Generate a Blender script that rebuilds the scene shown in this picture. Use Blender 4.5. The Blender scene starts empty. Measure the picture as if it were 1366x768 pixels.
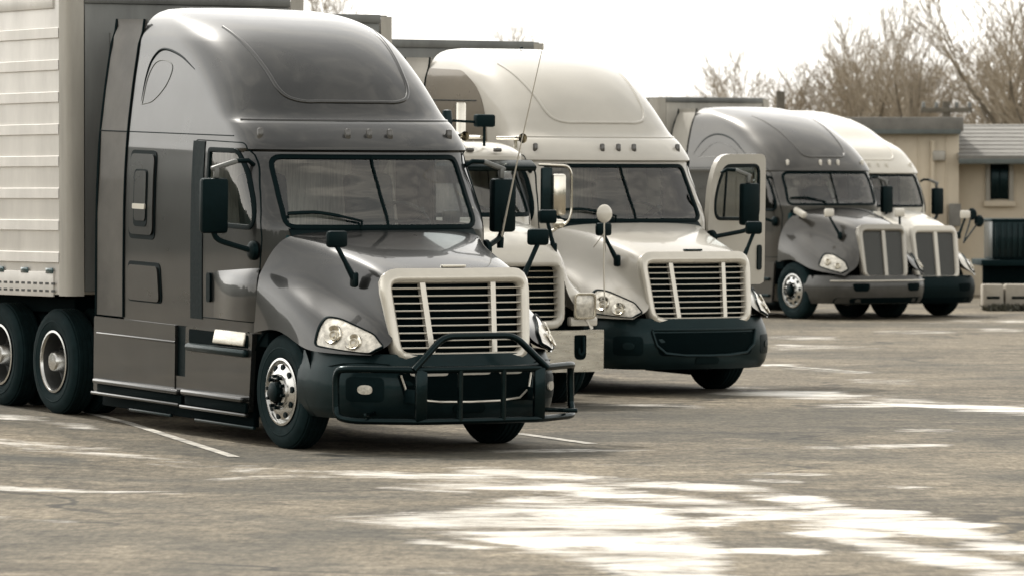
import bpy, bmesh, math, random
import numpy as np
from mathutils import Vector, Matrix
random.seed(7); np.random.seed(7)
R = math.radians
SC = bpy.context.scene
COL = SC.collection

# ------------------------------------------------------------------ camera
F_PX, CX, CY, HOR, CAM_H = 6830.0, 683.0, 384.0, 256.0, 2.304
PIT = math.atan((CY - HOR) / F_PX)
cd = bpy.data.cameras.new('camera'); cam = bpy.data.objects.new('camera', cd); COL.objects.link(cam)
cam.location = (0, 0, CAM_H); cam.rotation_euler = (math.pi / 2 - PIT, 0, 0)
cd.sensor_width = 36.0; cd.lens = 36.0 * F_PX / 1366.0
cd.clip_start = 1.0; cd.clip_end = 6000.0
cd.dof.use_dof = True; cd.dof.focus_distance = 46.5; cd.dof.aperture_fstop = 5.0
SC.camera = cam

# ------------------------------------------------------------------ world, sun, exposure
SUN_EL, SUN_AZ = 48.0, 324.0     # azimuth: direction the light comes FROM, clockwise from +Y
w = bpy.data.worlds.new('World'); SC.world = w; w.use_nodes = True
nt = w.node_tree; nt.nodes.clear()
sky = nt.nodes.new('ShaderNodeTexSky'); sky.sky_type = 'NISHITA'; sky.sun_disc = False
sky.sun_elevation = R(SUN_EL); sky.sun_rotation = R(SUN_AZ); sky.air_density = 1.0; sky.dust_density = 1.6
hs = nt.nodes.new('ShaderNodeHueSaturation'); hs.inputs['Saturation'].default_value = 0.06
mx = nt.nodes.new('ShaderNodeMix'); mx.data_type = 'RGBA'; mx.inputs[0].default_value = 0.06
mx.inputs[7].default_value = (9.6, 9.15, 8.3, 1)      # overcast cloud layer over the clear sky
bg = nt.nodes.new('ShaderNodeBackground'); bg.inputs[1].default_value = 0.15
wo = nt.nodes.new('ShaderNodeOutputWorld')
tcw = nt.nodes.new('ShaderNodeTexCoord'); mpw = nt.nodes.new('ShaderNodeMapping'); mpw.inputs['Scale'].default_value = (1, 1, 3.2)     # streaky cloud all over the sky
nzw = nt.nodes.new('ShaderNodeTexNoise'); nzw.inputs['Scale'].default_value = 2.4; nzw.inputs['Detail'].default_value = 7; nzw.inputs['Roughness'].default_value = .62; nzw.inputs['Distortion'].default_value = .7
mrw = nt.nodes.new('ShaderNodeMapRange'); mrw.inputs[1].default_value = .42; mrw.inputs[2].default_value = .70; mrw.inputs[3].default_value = 0.0; mrw.inputs[4].default_value = .34; mrw.interpolation_type = 'SMOOTHSTEP'
nt.links.new(tcw.outputs['Generated'], mpw.inputs[0]); nt.links.new(mpw.outputs[0], nzw.inputs['Vector']); nt.links.new(nzw.outputs['Fac'], mrw.inputs[0]); nt.links.new(mrw.outputs[0], mx.inputs[0])
nt.links.new(sky.outputs[0], hs.inputs['Color']); nt.links.new(hs.outputs[0], mx.inputs[6])
tn = nt.nodes.new('ShaderNodeMix'); tn.data_type = 'RGBA'; tn.blend_type = 'MULTIPLY'; tn.inputs[0].default_value = 1; tn.inputs[7].default_value = (1.0, .975, .925, 1)   # warm hazy air
nt.links.new(mx.outputs[2], tn.inputs[6]); nt.links.new(tn.outputs[2], bg.inputs[0]); nt.links.new(bg.outputs[0], wo.inputs[0])
sl = bpy.data.lights.new('sun', 'SUN'); sl.energy = 1.8; sl.angle = R(3); sl.color = (1.0, 0.95, 0.88)
so = bpy.data.objects.new('sun', sl); COL.objects.link(so)
sd = Vector((math.sin(R(SUN_AZ)) * math.cos(R(SUN_EL)), math.cos(R(SUN_AZ)) * math.cos(R(SUN_EL)), math.sin(R(SUN_EL))))
so.rotation_euler = sd.to_track_quat('Z', 'Y').to_euler(); so.location = (0, 0, 60)
SC.view_settings.view_transform = 'Standard'; SC.view_settings.look = 'None'
SC.view_settings.exposure = 0.97; SC.view_settings.gamma = 1.0; SC.view_settings.use_curve_mapping = False
SC.render.engine = 'CYCLES'
SC.cycles.use_denoising = True; SC.cycles.max_bounces = 8; SC.cycles.transparent_max_bounces = 12

# ------------------------------------------------------------------ pixel helpers (directions only)
def ray(px, py):
    u = -(py - CY) / F_PX; c, s = math.cos(PIT), math.sin(PIT)
    return np.array([(px - CX) / F_PX, c + u * s, u * c - s])
def at_depth(px, py, d):
    r = ray(px, py); return np.array([0, 0, CAM_H]) + r * (d / r[1])
def proj(X, Y, Z):
    c, s = math.cos(PIT), math.sin(PIT); z = Z - CAM_H
    f = Y * c - z * s; u = Y * s + z * c
    return CX + F_PX * X / f, CY - F_PX * u / f
# the lot falls gently towards the lane in front of the parked row
LN_P, LN_N = np.array([-1.97, 46.07]), np.array([-.981, .195])
def gz(X, Y):
    d = (X - LN_P[0]) * LN_N[0] + (Y - LN_P[1]) * LN_N[1]
    d = np.clip(d, 0, 9.0)
    fade = np.clip((84.0 - Y) / 14.0, 0, 1) * np.clip((Y - 26.0) / 14.0, 0, 1)
    return 0.0424 * d * fade

# ------------------------------------------------------------------ materials
MATS = {}
def warm(v): return (min(1, v * 1.05), v, v * 0.88, 1)
def cold(v): return (v * 0.3, v, v * 1.15, 1)
def new_mat(name):
    m = bpy.data.materials.new(name); m.use_nodes = True; MATS[name] = m
    return m, m.node_tree, m.node_tree.nodes['Principled BSDF']
def add(nt, t): return nt.nodes.new(t)
def surf(name, col, rough=.5, metal=0., coat=0., var=.12, scale=3., bump=0., bscale=60., spec=.5, rvar=0., col2=None, stretch=(1, 1, 1), cior=1.5):
    m, nt, b = new_mat(name)
    tc = add(nt, 'ShaderNodeTexCoord'); mp = add(nt, 'ShaderNodeMapping'); mp.inputs['Scale'].default_value = stretch
    nt.links.new(tc.outputs['Object'], mp.inputs[0])
    n = add(nt, 'ShaderNodeTexNoise'); n.inputs['Scale'].default_value = scale; n.inputs['Detail'].default_value = 6
    n.inputs['Roughness'].default_value = .65
    nt.links.new(mp.outputs[0], n.inputs['Vector'])
    cr = add(nt, 'ShaderNodeValToRGB'); cr.color_ramp.elements[0].position = .3; cr.color_ramp.elements[1].position = .7
    c = np.array(col[:3])
    c2 = np.array(col2[:3]) if col2 else c * (1 + var)
    cr.color_ramp.elements[0].color = (*(c * (1 - var)), 1); cr.color_ramp.elements[1].color = (*np.clip(c2, 0, 1), 1)
    nt.links.new(n.outputs['Fac'], cr.inputs[0]); nt.links.new(cr.outputs[0], b.inputs['Base Color'])
    b.inputs['Roughness'].default_value = rough; b.inputs['Metallic'].default_value = metal
    b.inputs['Coat Weight'].default_value = coat; b.inputs['Coat Roughness'].default_value = .04
    b.inputs['Specular IOR Level'].default_value = spec; b.inputs['Coat IOR'].default_value = cior
    if col[0] < .6 * col[2]: b.inputs['Specular Tint'].default_value = (.5, .93, 1, 1)
    if rvar:
        mr = add(nt, 'ShaderNodeMapRange'); mr.inputs[3].default_value = max(.02, rough - rvar); mr.inputs[4].default_value = rough + rvar
        n2 = add(nt, 'ShaderNodeTexNoise'); n2.inputs['Scale'].default_value = scale * 2.3; n2.inputs['Detail'].default_value = 5
        nt.links.new(mp.outputs[0], n2.inputs['Vector']); nt.links.new(n2.outputs['Fac'], mr.inputs[0]); nt.links.new(mr.outputs[0], b.inputs['Roughness'])
    if bump:
        nb = add(nt, 'ShaderNodeTexNoise'); nb.inputs['Scale'].default_value = bscale; nb.inputs['Detail'].default_value = 4
        nt.links.new(mp.outputs[0], nb.inputs['Vector'])
        bp = add(nt, 'ShaderNodeBump'); bp.inputs['Strength'].default_value = bump; bp.inputs['Distance'].default_value = .02
        nt.links.new(nb.outputs['Fac'], bp.inputs['Height']); nt.links.new(bp.outputs[0], b.inputs['Normal'])
    return m
surf('paint_dark', (.020, .021, .020, 1), .3, .5, .8, .25, 1.2, bump=.05, bscale=1.3, rvar=.08, cior=1.6)
surf('paint_white', warm(.43), .32, 0, .8, .06, 1.4, bump=.015, bscale=2.0, rvar=.08)
surf('paint_cream', warm(.56), .32, 0, .8, .08, 1.4, bump=.015, bscale=2.0, rvar=.08)
surf('paint_silver', warm(.05), .3, .6, 1., .12, 1.2, bump=.015, bscale=2.2, rvar=.06)
surf('paint_pale', warm(.62), .35, 0, .6, .06, 1.4)
surf('chrome', warm(.66), .16, 1., 0, .08, 6, rvar=.06)
surf('grille_silver', warm(.62), .3, .45, .4, .06, 4, rvar=.06)
surf('grille_dull', warm(.34), .32, .6, .2, .06, 4, rvar=.06)
surf('alu', (.60, .60, .585, 1), .24, 1., 0, .10, 5, rvar=.06)
surf('rim_dark', (.05, .052, .05, 1), .5, .6, 0, .3, 6)
surf('steel_sheet', warm(.55), .3, .9, 0, .22, 4, rvar=.12, stretch=(1, 1, 6))
surf('black_plastic', cold(.0035), .5, 0, 0, .3, 14, bump=.05, bscale=90, rvar=.1, spec=.14)
surf('bumper_grey', (.0045, .0095, .0105, 1), .36, 0, .12, .3, 5, bump=.05, bscale=120, rvar=.1, spec=.2)
surf('black_paint', cold(.003), .25, 0, .1, .2, 6, rvar=.06, spec=.2)
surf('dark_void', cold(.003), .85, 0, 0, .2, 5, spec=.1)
surf('rubber', (.005, .0105, .0115, 1), .8, 0, 0, .4, 9, bump=.1, bscale=70, spec=.2)
surf('seal', cold(.003), .55, 0, 0, .1, 5, spec=.12)
surf('interior', cold(.035), .8, 0, 0, .25, 5)
surf('curtain', warm(.62), .9, 0, 0, .3, 3, stretch=(1, 14, 1))
surf('seat_cloth', cold(.008), .9, 0, 0, .2, 6)
surf('frame_metal', cold(.006), .65, .1, 0, .3, 5, spec=.2)
surf('paint_dull', (.075, .07, .06, 1), .5, .3, .15, .35, 1.5, rvar=.1)
surf('trailer_sheet', (.67, .65, .61, 1), .4, .15, 0, .15, 1.6, rvar=.1, stretch=(1, 1, .35))
surf('trailer_grey', (.15, .155, .148, 1), .45, .3, 0, .3, 1.5, rvar=.1, stretch=(1, 1, .2))
surf('trailer_tan', warm(.34), .5, .1, 0, .25, 1.5, rvar=.1, stretch=(1, 1, .2))
surf('reflection_brown', (.15, .128, .095, 1), .3, .2, .6, .2, 1.2, rvar=.08)  # tone of the neighbouring trailer mirrored in the white flank
surf('lens_amber', warm(.055), .2, 0, .6, .3, 20)
surf('lens_red', cold(.03), .2, 0, .6, .3, 20)
surf('wall_tan', (.58, .51, .40, 1), .85, 0, 0, .1, .8, bump=.06, bscale=14)
surf('roof_shingle', (.17, .165, .15, 1), .9, 0, 0, .2, 3, bump=.2, bscale=30)
surf('fascia', (.10, .115, .11, 1), .8, 0, 0, .2, 3)
surf('concrete', (.36, .33, .28, 1), .9, 0, 0, .2, 3, bump=.15, bscale=20)
surf('bark', (.15, .13, .10, 1), .9, 0, 0, .3, 4)
surf('twig', (.34, .295, .23, 1), .9, 0, 0, .25, 2)
surf('wood_pole', (.12, .11, .09, 1), .9, 0, 0, .3, 4)
surf('shrub', (.075, .08, .055, 1), .9, 0, 0, .4, 4)
surf('hill', (.055, .065, .05, 1), .95, 0, 0, .4, .05)
surf('line_paint', warm(.22), .8, 0, 0, .5, 5, col2=warm(.62))
surf('weed', (.05, .05, .035, 1), .9, 0, 0, .4, 6)

def glass_mat(name, tint, ior=1.5, rough=.02):
    m, nt, b = new_mat(name); nt.nodes.remove(b)
    out = nt.nodes['Material Output']
    tr = add(nt, 'ShaderNodeBsdfTransparent'); tr.inputs[0].default_value = tint
    gl = add(nt, 'ShaderNodeBsdfGlossy'); gl.inputs['Roughness'].default_value = rough; gl.inputs[0].default_value = (1, .98, .95, 1)
    lw = add(nt, 'ShaderNodeLayerWeight'); lw.inputs[0].default_value = .5
    pw = add(nt, 'ShaderNodeMath'); pw.operation = 'POWER'; pw.inputs[1].default_value = 5
    fr = add(nt, 'ShaderNodeMapRange'); f0 = ((ior - 1) / (ior + 1)) ** 2 * 1.7; fr.inputs[3].default_value = f0; fr.inputs[4].default_value = 1
    nt.links.new(lw.outputs['Facing'], pw.inputs[0]); nt.links.new(pw.outputs[0], fr.inputs[0])
    mi = add(nt, 'ShaderNodeMixShader')
    nt.links.new(fr.outputs[0], mi.inputs[0]); nt.links.new(tr.outputs[0], mi.inputs[1]); nt.links.new(gl.outputs[0], mi.inputs[2])
    nt.links.new(mi.outputs[0], out.inputs[0]); return m
glass_mat('glass', (.88, .92, .92, 1), 1.62)
glass_mat('glass_tinted', (.10, .11, .11, 1), 1.5)
glass_mat('glass_side', (.78, .82, .82, 1), 1.6)
def lens_mat():
    surf('headlight_lens', warm(.50), .28, .35, .6, .35, 16, bump=.25, bscale=18, col2=warm(.8))
lens_mat()
def mesh_grille_mat():
    m, nt, b = new_mat('grille_mesh')
    tc = add(nt, 'ShaderNodeTexCoord'); wv = add(nt, 'ShaderNodeTexWave'); wv.inputs['Scale'].default_value = 26; wv.bands_direction = 'Z'
    nt.links.new(tc.outputs['Object'], wv.inputs['Vector'])
    cr = add(nt, 'ShaderNodeValToRGB'); cr.color_ramp.elements[0].color = (.022, .024, .023, 1); cr.color_ramp.elements[1].color = (.085, .088, .083, 1)
    nt.links.new(wv.outputs['Fac'], cr.inputs[0]); nt.links.new(cr.outputs[0], b.inputs['Base Color'])
    b.inputs['Roughness'].default_value = .5; b.inputs['Metallic'].default_value = .3
mesh_grille_mat()

def ground_mat():
    m, nt, b = new_mat('asphalt'); L = nt.links.new
    g = add(nt, 'ShaderNodeNewGeometry')
    def noise(scale, detail=6, rough=.6, st=(1, 1, 1), dist=0):
        mp = add(nt, 'ShaderNodeMapping'); mp.inputs['Scale'].default_value = st; mp.inputs['Rotation'].default_value = (0, 0, R(4))
        L(g.outputs['Position'], mp.inputs[0])
        n = add(nt, 'ShaderNodeTexNoise'); n.inputs['Scale'].default_value = scale; n.inputs['Detail'].default_value = detail
        n.inputs['Roughness'].default_value = rough; n.inputs['Distortion'].default_value = dist
        L(mp.outputs[0], n.inputs['Vector']); return n.outputs['Fac']
    def mix(fac, a, c, op='MIX'):
        x = add(nt, 'ShaderNodeMix'); x.data_type = 'RGBA'; x.blend_type = op
        for i, v in ((0, fac), (6, a), (7, c)):
            if hasattr(v, 'node'): L(v, x.inputs[i])
            else: x.inputs[i].default_value = v
        return x.outputs[2]
    def rng(v, a, bb, c=0., d=1.):
        x = add(nt, 'ShaderNodeMapRange'); x.inputs[1].default_value = a; x.inputs[2].default_value = bb
        x.inputs[3].default_value = c; x.inputs[4].default_value = d; x.interpolation_type = 'SMOOTHSTEP'
        L(v, x.inputs[0]); return x.outputs[0]
    def math2(op, a, c):
        x = add(nt, 'ShaderNodeMath'); x.operation = op
        for i, v in ((0, a), (1, c)):
            if hasattr(v, 'node'): L(v, x.inputs[i])
            else: x.inputs[i].default_value = v
        return x.outputs[0]
    big = noise(.22, 5, .6); mid = noise(1.1, 7, .72); fine = noise(20, 3, .7, (1, .25, 1)); streak = noise(.55, 6, .68, (.5, 1.0, 1), .8)
    base = mix(rng(big, .3, .7), (.112, .096, .069, 1), (.175, .149, .107, 1))
    base = mix(rng(streak, .44, .66, 0, .7), base, (.06, .056, .045, 1))
    base = mix(rng(mid, .50, .72, 0, .7), base, (.26, .222, .162, 1))
    agg = mix(rng(fine, .25, .75), (.66, .66, .66, 1), (1.34, 1.34, 1.34, 1))
    speck = noise(6, 5, .75, (.8, .5, 1)); agg = mix(1.0, agg, mix(rng(speck, .3, .62), (.6, .6, .6, 1), (1.2, 1.2, 1.2, 1)), 'MULTIPLY')
    base = mix(1.0, base, agg, 'MULTIPLY')
    vo = add(nt, 'ShaderNodeTexVoronoi'); vo.feature = 'DISTANCE_TO_EDGE'; vo.inputs['Scale'].default_value = .21
    dn = add(nt, 'ShaderNodeTexNoise'); dn.inputs['Scale'].default_value = .8; dn.inputs['Detail'].default_value = 6; L(g.outputs['Position'], dn.inputs['Vector'])
    wv = add(nt, 'ShaderNodeVectorMath'); wv.operation = 'MULTIPLY_ADD'; wv.inputs[1].default_value = (2.4, 2.4, 0); L(dn.outputs['Color'], wv.inputs[0]); L(g.outputs['Position'], wv.inputs[2]); L(wv.outputs[0], vo.inputs['Vector'])
    crack = math2('MULTIPLY', rng(vo.outputs['Distance'], .004, .022, 1, 0), rng(big, .42, .6))
    base = mix(math2('MULTIPLY', crack, .8), base, (.025, .025, .022, 1))
    base = mix(rng(noise(.13, 4, .6), .5, .66, 0, .5), base, mix(1.0, base, (.5, .5, .5, 1), 'MULTIPLY'))
    # wet film's sky sheen painted pale; dampness, tyre marks and truck shadows painted dark
    a1 = add(nt, 'ShaderNodeAttribute'); a1.attribute_name = 'wet_sheen'
    a2 = add(nt, 'ShaderNodeAttribute'); a2.attribute_name = 'damp_shade'
    edge = math2('ADD', math2('MULTIPLY', noise(.9, 9, .74, (.8, 1, 1), .5), .6), math2('MULTIPLY', noise(.5, 8, .7, (.45, 2.2, 1), .8), .4))
    sheen = rng(math2('ADD', a1.outputs['Fac'], math2('MULTIPLY', math2('SUBTRACT', edge, .5), 3.6)), .46, 1.0)
    sheen = math2('MULTIPLY', sheen, rng(a1.outputs['Fac'], .02, .2))
    dmp_shade = math2('MULTIPLY', a2.outputs['Fac'], rng(mid, .2, .6, .45, 1))
    base = mix(dmp_shade, base, mix(.72, base, (.03, .034, .032, 1)))
    pale = mix(rng(edge, .35, .7), (.42, .39, .335, 1), (.74, .715, .66, 1))
    base = mix(math2('MULTIPLY', sheen, .93), base, pale)
    L(base, b.inputs['Base Color'])
    L(math2('SUBTRACT', .82, math2('MULTIPLY', sheen, .36)), b.inputs['Roughness'])
    b.inputs['Specular IOR Level'].default_value = .2
    bp = add(nt, 'ShaderNodeBump'); bp.inputs['Strength'].default_value = .5; bp.inputs['Distance'].default_value = .012
    L(fine, bp.inputs['Height']); L(bp.outputs[0], b.inputs['Normal'])
ground_mat()

# ------------------------------------------------------------------ mesh helpers
class MB:
    def __init__(s): s.v = []; s.f = []
    def grid(s, P, cu=False, cv=False):
        P = np.asarray(P, float); n, m = P.shape[:2]; o = len(s.v)
        s.v.extend(map(tuple, P.reshape(-1, 3)))
        for i in range(n if cu else n - 1):
            for j in range(m if cv else m - 1):
                i2, j2 = (i + 1) % n, (j + 1) % m
                s.f.append((o + i * m + j, o + i2 * m + j, o + i2 * m + j2, o + i * m + j2))
        return s
    def ngon(s, pts):
        o = len(s.v); s.v.extend(map(tuple, pts)); s.f.append(tuple(range(o, o + len(pts)))); return s
    def tube(s, path, r, seg=8, closed=False, caps=True):
        P = [np.array(p, float) for p in path]; n = len(P)
        rr = r if hasattr(r, '__len__') else [r] * n
        rings = []; up = None
        for i in range(n):
            a = P[i - 1] if (i > 0 or closed) else P[i]; c = P[(i + 1) % n] if (i < n - 1 or closed) else P[i]
            t = c - a; t = t / (np.linalg.norm(t) + 1e-9)
            if up is None: up = np.array([0, 0, 1.]) if abs(t[2]) < .9 else np.array([1., 0, 0])
            x = np.cross(up, t); x /= np.linalg.norm(x) + 1e-9; y = np.cross(t, x); up = y
            k = 1.0
            if 0 < i < n - 1 or closed:
                d1 = P[i] - P[i - 1]; d1 /= np.linalg.norm(d1) + 1e-9
                cc = max(.5, float(np.dot(d1, t))); k = 1 / cc
            rings.append([P[i] + rr[i] * min(k, 1.3) * (math.cos(q) * x + math.sin(q) * y) for q in np.linspace(0, 2 * math.pi, seg, endpoint=False)])
        s.grid(rings, cu=closed, cv=True)
        if caps and not closed: s.ngon(rings[0][::-1]); s.ngon(rings[-1])
        return s
    def box(s, c, d, bev=0., rot=None):
        bm = bmesh.new(); bmesh.ops.create_cube(bm, size=1)
        for v in bm.verts: v.co = Vector((v.co.x * d[0], v.co.y * d[1], v.co.z * d[2]))
        if bev: bmesh.ops.bevel(bm, geom=bm.edges[:], offset=bev, segments=2, affect='EDGES', profile=.5)
        M = Matrix.Translation(Vector(c))
        if rot: M = M @ Matrix.Rotation(rot[2], 4, 'Z') @ Matrix.Rotation(rot[1], 4, 'Y') @ Matrix.Rotation(rot[0], 4, 'X')
        return s.bm(bm, M)
    def bm(s, bm, M=None):
        if M is not None: bm.transform(M)
        o = len(s.v); bm.verts.ensure_lookup_table(); bm.verts.index_update()
        s.v.extend(tuple(v.co) for v in bm.verts); s.f.extend(tuple(o + v.index for v in f.verts) for f in bm.faces); bm.free(); return s
    def lathe(s, prof, c=(0, 0, 0), axis='y', seg=32):
        P = []
        for r, h in prof:
            ring = []
            for q in np.linspace(0, 2 * math.pi, seg, endpoint=False):
                a, b = r * math.cos(q), r * math.sin(q)
                ring.append({'y': (c[0] + a, c[1] + h, c[2] + b), 'z': (c[0] + a, c[1] + b, c[2] + h), 'x': (c[0] + h, c[1] + a, c[2] + b)}[axis])
            P.append(ring)
        return s.grid(P, cv=True)
    def ext(s, outline, a, b):
        """prism: list of points pa, pb (same length) joined with caps"""
        pa, pb = a(outline), b(outline)
        s.grid([pa, pb], cv=True); s.ngon(pa[::-1]); s.ngon(pb); return s
    def build(s, name, mat, parent=None, angle=40, smooth=True, normals=True):
        me = bpy.data.meshes.new(name); me.from_pydata(s.v, [], s.f)
        if normals:
            bm = bmesh.new(); bm.from_mesh(me); bmesh.ops.remove_doubles(bm, verts=bm.verts, dist=1e-5)
            bmesh.ops.recalc_face_normals(bm, faces=bm.faces); bm.to_mesh(me); bm.free()
        for m in (mat if isinstance(mat, (list, tuple)) else [mat]): me.materials.append(MATS[m])
        if smooth:
            me.shade_smooth(); me.set_sharp_from_angle(angle=R(angle))
        return link(name, me, parent)
def link(name, me, parent=None):
    o = bpy.data.objects.new(name, me); COL.objects.link(o)
    if parent is not None: o.parent = parent
    return o
def empty(name, loc=(0, 0, 0), rot=(0, 0, 0)):
    o = bpy.data.objects.new(name, None); COL.objects.link(o); o.location = loc; o.rotation_euler = rot; o.empty_display_size = .3; return o
def tag(o, label, cat, group=None):
    o['label'] = label; o['category'] = cat
    if group: o['group'] = group
    return o
def structure(o): o['kind'] = 'structure'; return o
def copy_tree(o, parent=None):
    c = o.copy(); COL.objects.link(c); c.parent = parent
    for ch in list(o.children): copy_tree(ch, c)
    return c

def pchip(xs, ys):
    xs = np.array(xs, float); ys = np.array(ys, float)
    h = np.diff(xs); d = np.diff(ys) / h; m = np.zeros_like(ys)
    m[0], m[-1] = d[0], d[-1]
    for i in range(1, len(xs) - 1):
        if d[i - 1] * d[i] > 0:
            w1, w2 = 2 * h[i] + h[i - 1], h[i] + 2 * h[i - 1]
            m[i] = (w1 + w2) / (w1 / d[i - 1] + w2 / d[i])
    def f(x):
        x = np.clip(x, xs[0], xs[-1]); i = np.clip(np.searchsorted(xs, x) - 1, 0, len(xs) - 2)
        t = (x - xs[i]) / h[i]
        return ((2 * t**3 - 3 * t**2 + 1) * ys[i] + (t**3 - 2 * t**2 + t) * h[i] * m[i] + (-2 * t**3 + 3 * t**2) * ys[i + 1] + (t**3 - t**2) * h[i] * m[i + 1])
    return f
def rpoly(pts, r, seg=5):
    out = []; n = len(pts); rs = r if hasattr(r, '__len__') else [r] * n
    for i in range(n):
        p, a, b = np.array(pts[i], float), np.array(pts[i - 1], float), np.array(pts[(i + 1) % n], float)
        k = rs[i]
        if k <= 0: out.append(tuple(p)); continue
        da, db = a - p, b - p; la, lb = np.linalg.norm(da), np.linalg.norm(db)
        ka = min(k, la * .48); kb = min(k, lb * .48)
        A, B = p + da / la * ka, p + db / lb * kb
        for t in np.linspace(0, 1, seg):
            out.append(tuple((1 - t)**2 * A + 2 * t * (1 - t) * p + t**2 * B))
    return out
def densify(poly, step):
    out = []; n = len(poly)
    for i in range(n):
        a, b = np.array(poly[i]), np.array(poly[(i + 1) % n]); k = max(1, int(np.linalg.norm(b - a) / step))
        for t in range(k): out.append(tuple(a + (b - a) * t / k))
    return out
def offset_poly(poly, d):
    P = np.array(poly); n = len(P); area = 0
    for i in range(n):
        a, b = P[i], P[(i + 1) % n]; area += a[0] * b[1] - b[0] * a[1]
    sgn = 1 if area > 0 else -1; out = []
    for i in range(n):
        e = P[(i + 1) % n] - P[i - 1]; e = e / (np.linalg.norm(e) + 1e-9)
        out.append(tuple(P[i] + d * sgn * np.array([e[1], -e[0]])))
    return out
def inside(poly, x, y):
    P = poly; c = False; j = len(P) - 1
    for i in range(len(P)):
        if (P[i][1] > y) != (P[j][1] > y) and x < (P[j][0] - P[i][0]) * (y - P[i][1]) / (P[j][1] - P[i][1]) + P[i][0]: c = not c
        j = i
    return c
def nrm(S, a, b, e=.01, flip=1):
    p = np.array(S(a, b)); da = np.array(S(a + e, b)) - np.array(S(a - e, b)); db = np.array(S(a, b + e)) - np.array(S(a, b - e))
    n = np.cross(da, db); n /= np.linalg.norm(n) + 1e-9
    return p, n
def off(S, a, b, d, outdir):
    p, n = nrm(S, a, b)
    if np.dot(n, outdir(p)) < 0: n = -n
    return p + n * d
def patch(mb, S, poly, d0, d1, outdir, rings=6, step=.06):
    """raised panel that follows surface S: skirt from d0 to d1, then a cap"""
    poly = densify(poly, step); c = np.mean(np.array(poly), axis=0)
    rows = []
    if d0 is not None: rows.append([off(S, *q, d0, outdir) for q in poly])
    for k in range(rings):
        s = 1 - k / rings
        rows.append([off(S, *(c + (np.array(q) - c) * s), d1, outdir) for q in poly])
    mb.grid(rows, cv=True); o = len(mb.v); m = len(poly)
    cp = off(S, *c, d1, outdir); mb.v.append(tuple(cp))
    for j in range(m): mb.f.append((o - m + j, o - m + (j + 1) % m, o))
    return mb
def ringpatch(mb, S, poly, wi, wo_, h, outdir, step=.06):
    """raised band around a polygon: from -wi inside to +wo outside, height h"""
    poly = densify(poly, step); rows = []
    for d, z in ((wo_, -.004), (wo_ * .8, h * .85), (0, h), (-wi * .8, h * .85), (-wi, -.012)):
        q = offset_poly(poly, d); rows.append([off(S, *p, z, outdir) for p in q])
    mb.grid(rows, cv=True); return mb
def smooth_line(pts, n=6):
    P = [np.array(p, float) for p in pts]; P = [2 * P[0] - P[1]] + P + [2 * P[-1] - P[-2]]; out = []
    for i in range(1, len(P) - 2):
        for t in np.linspace(0, 1, n, endpoint=False):
            a, b, c, d = P[i - 1:i + 3]; out.append(tuple(.5 * (2 * b + (c - a) * t + (2 * a - 5 * b + 4 * c - d) * t * t + (3 * b - a - 3 * c + d) * t**3)))
    return out + [tuple(P[-2])]
def strip(mb, S, line, wd, h, outdir):
    """narrow raised bead along an open line on S"""
    P = [off(S, *q, h * .3, outdir) for q in line]; mb.tube(P, wd, 6); return mb
def rrect(cx, cy, w_, h_, r): return rpoly([(cx - w_ / 2, cy - h_ / 2), (cx + w_ / 2, cy - h_ / 2), (cx + w_ / 2, cy + h_ / 2), (cx - w_ / 2, cy + h_ / 2)], r)

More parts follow.
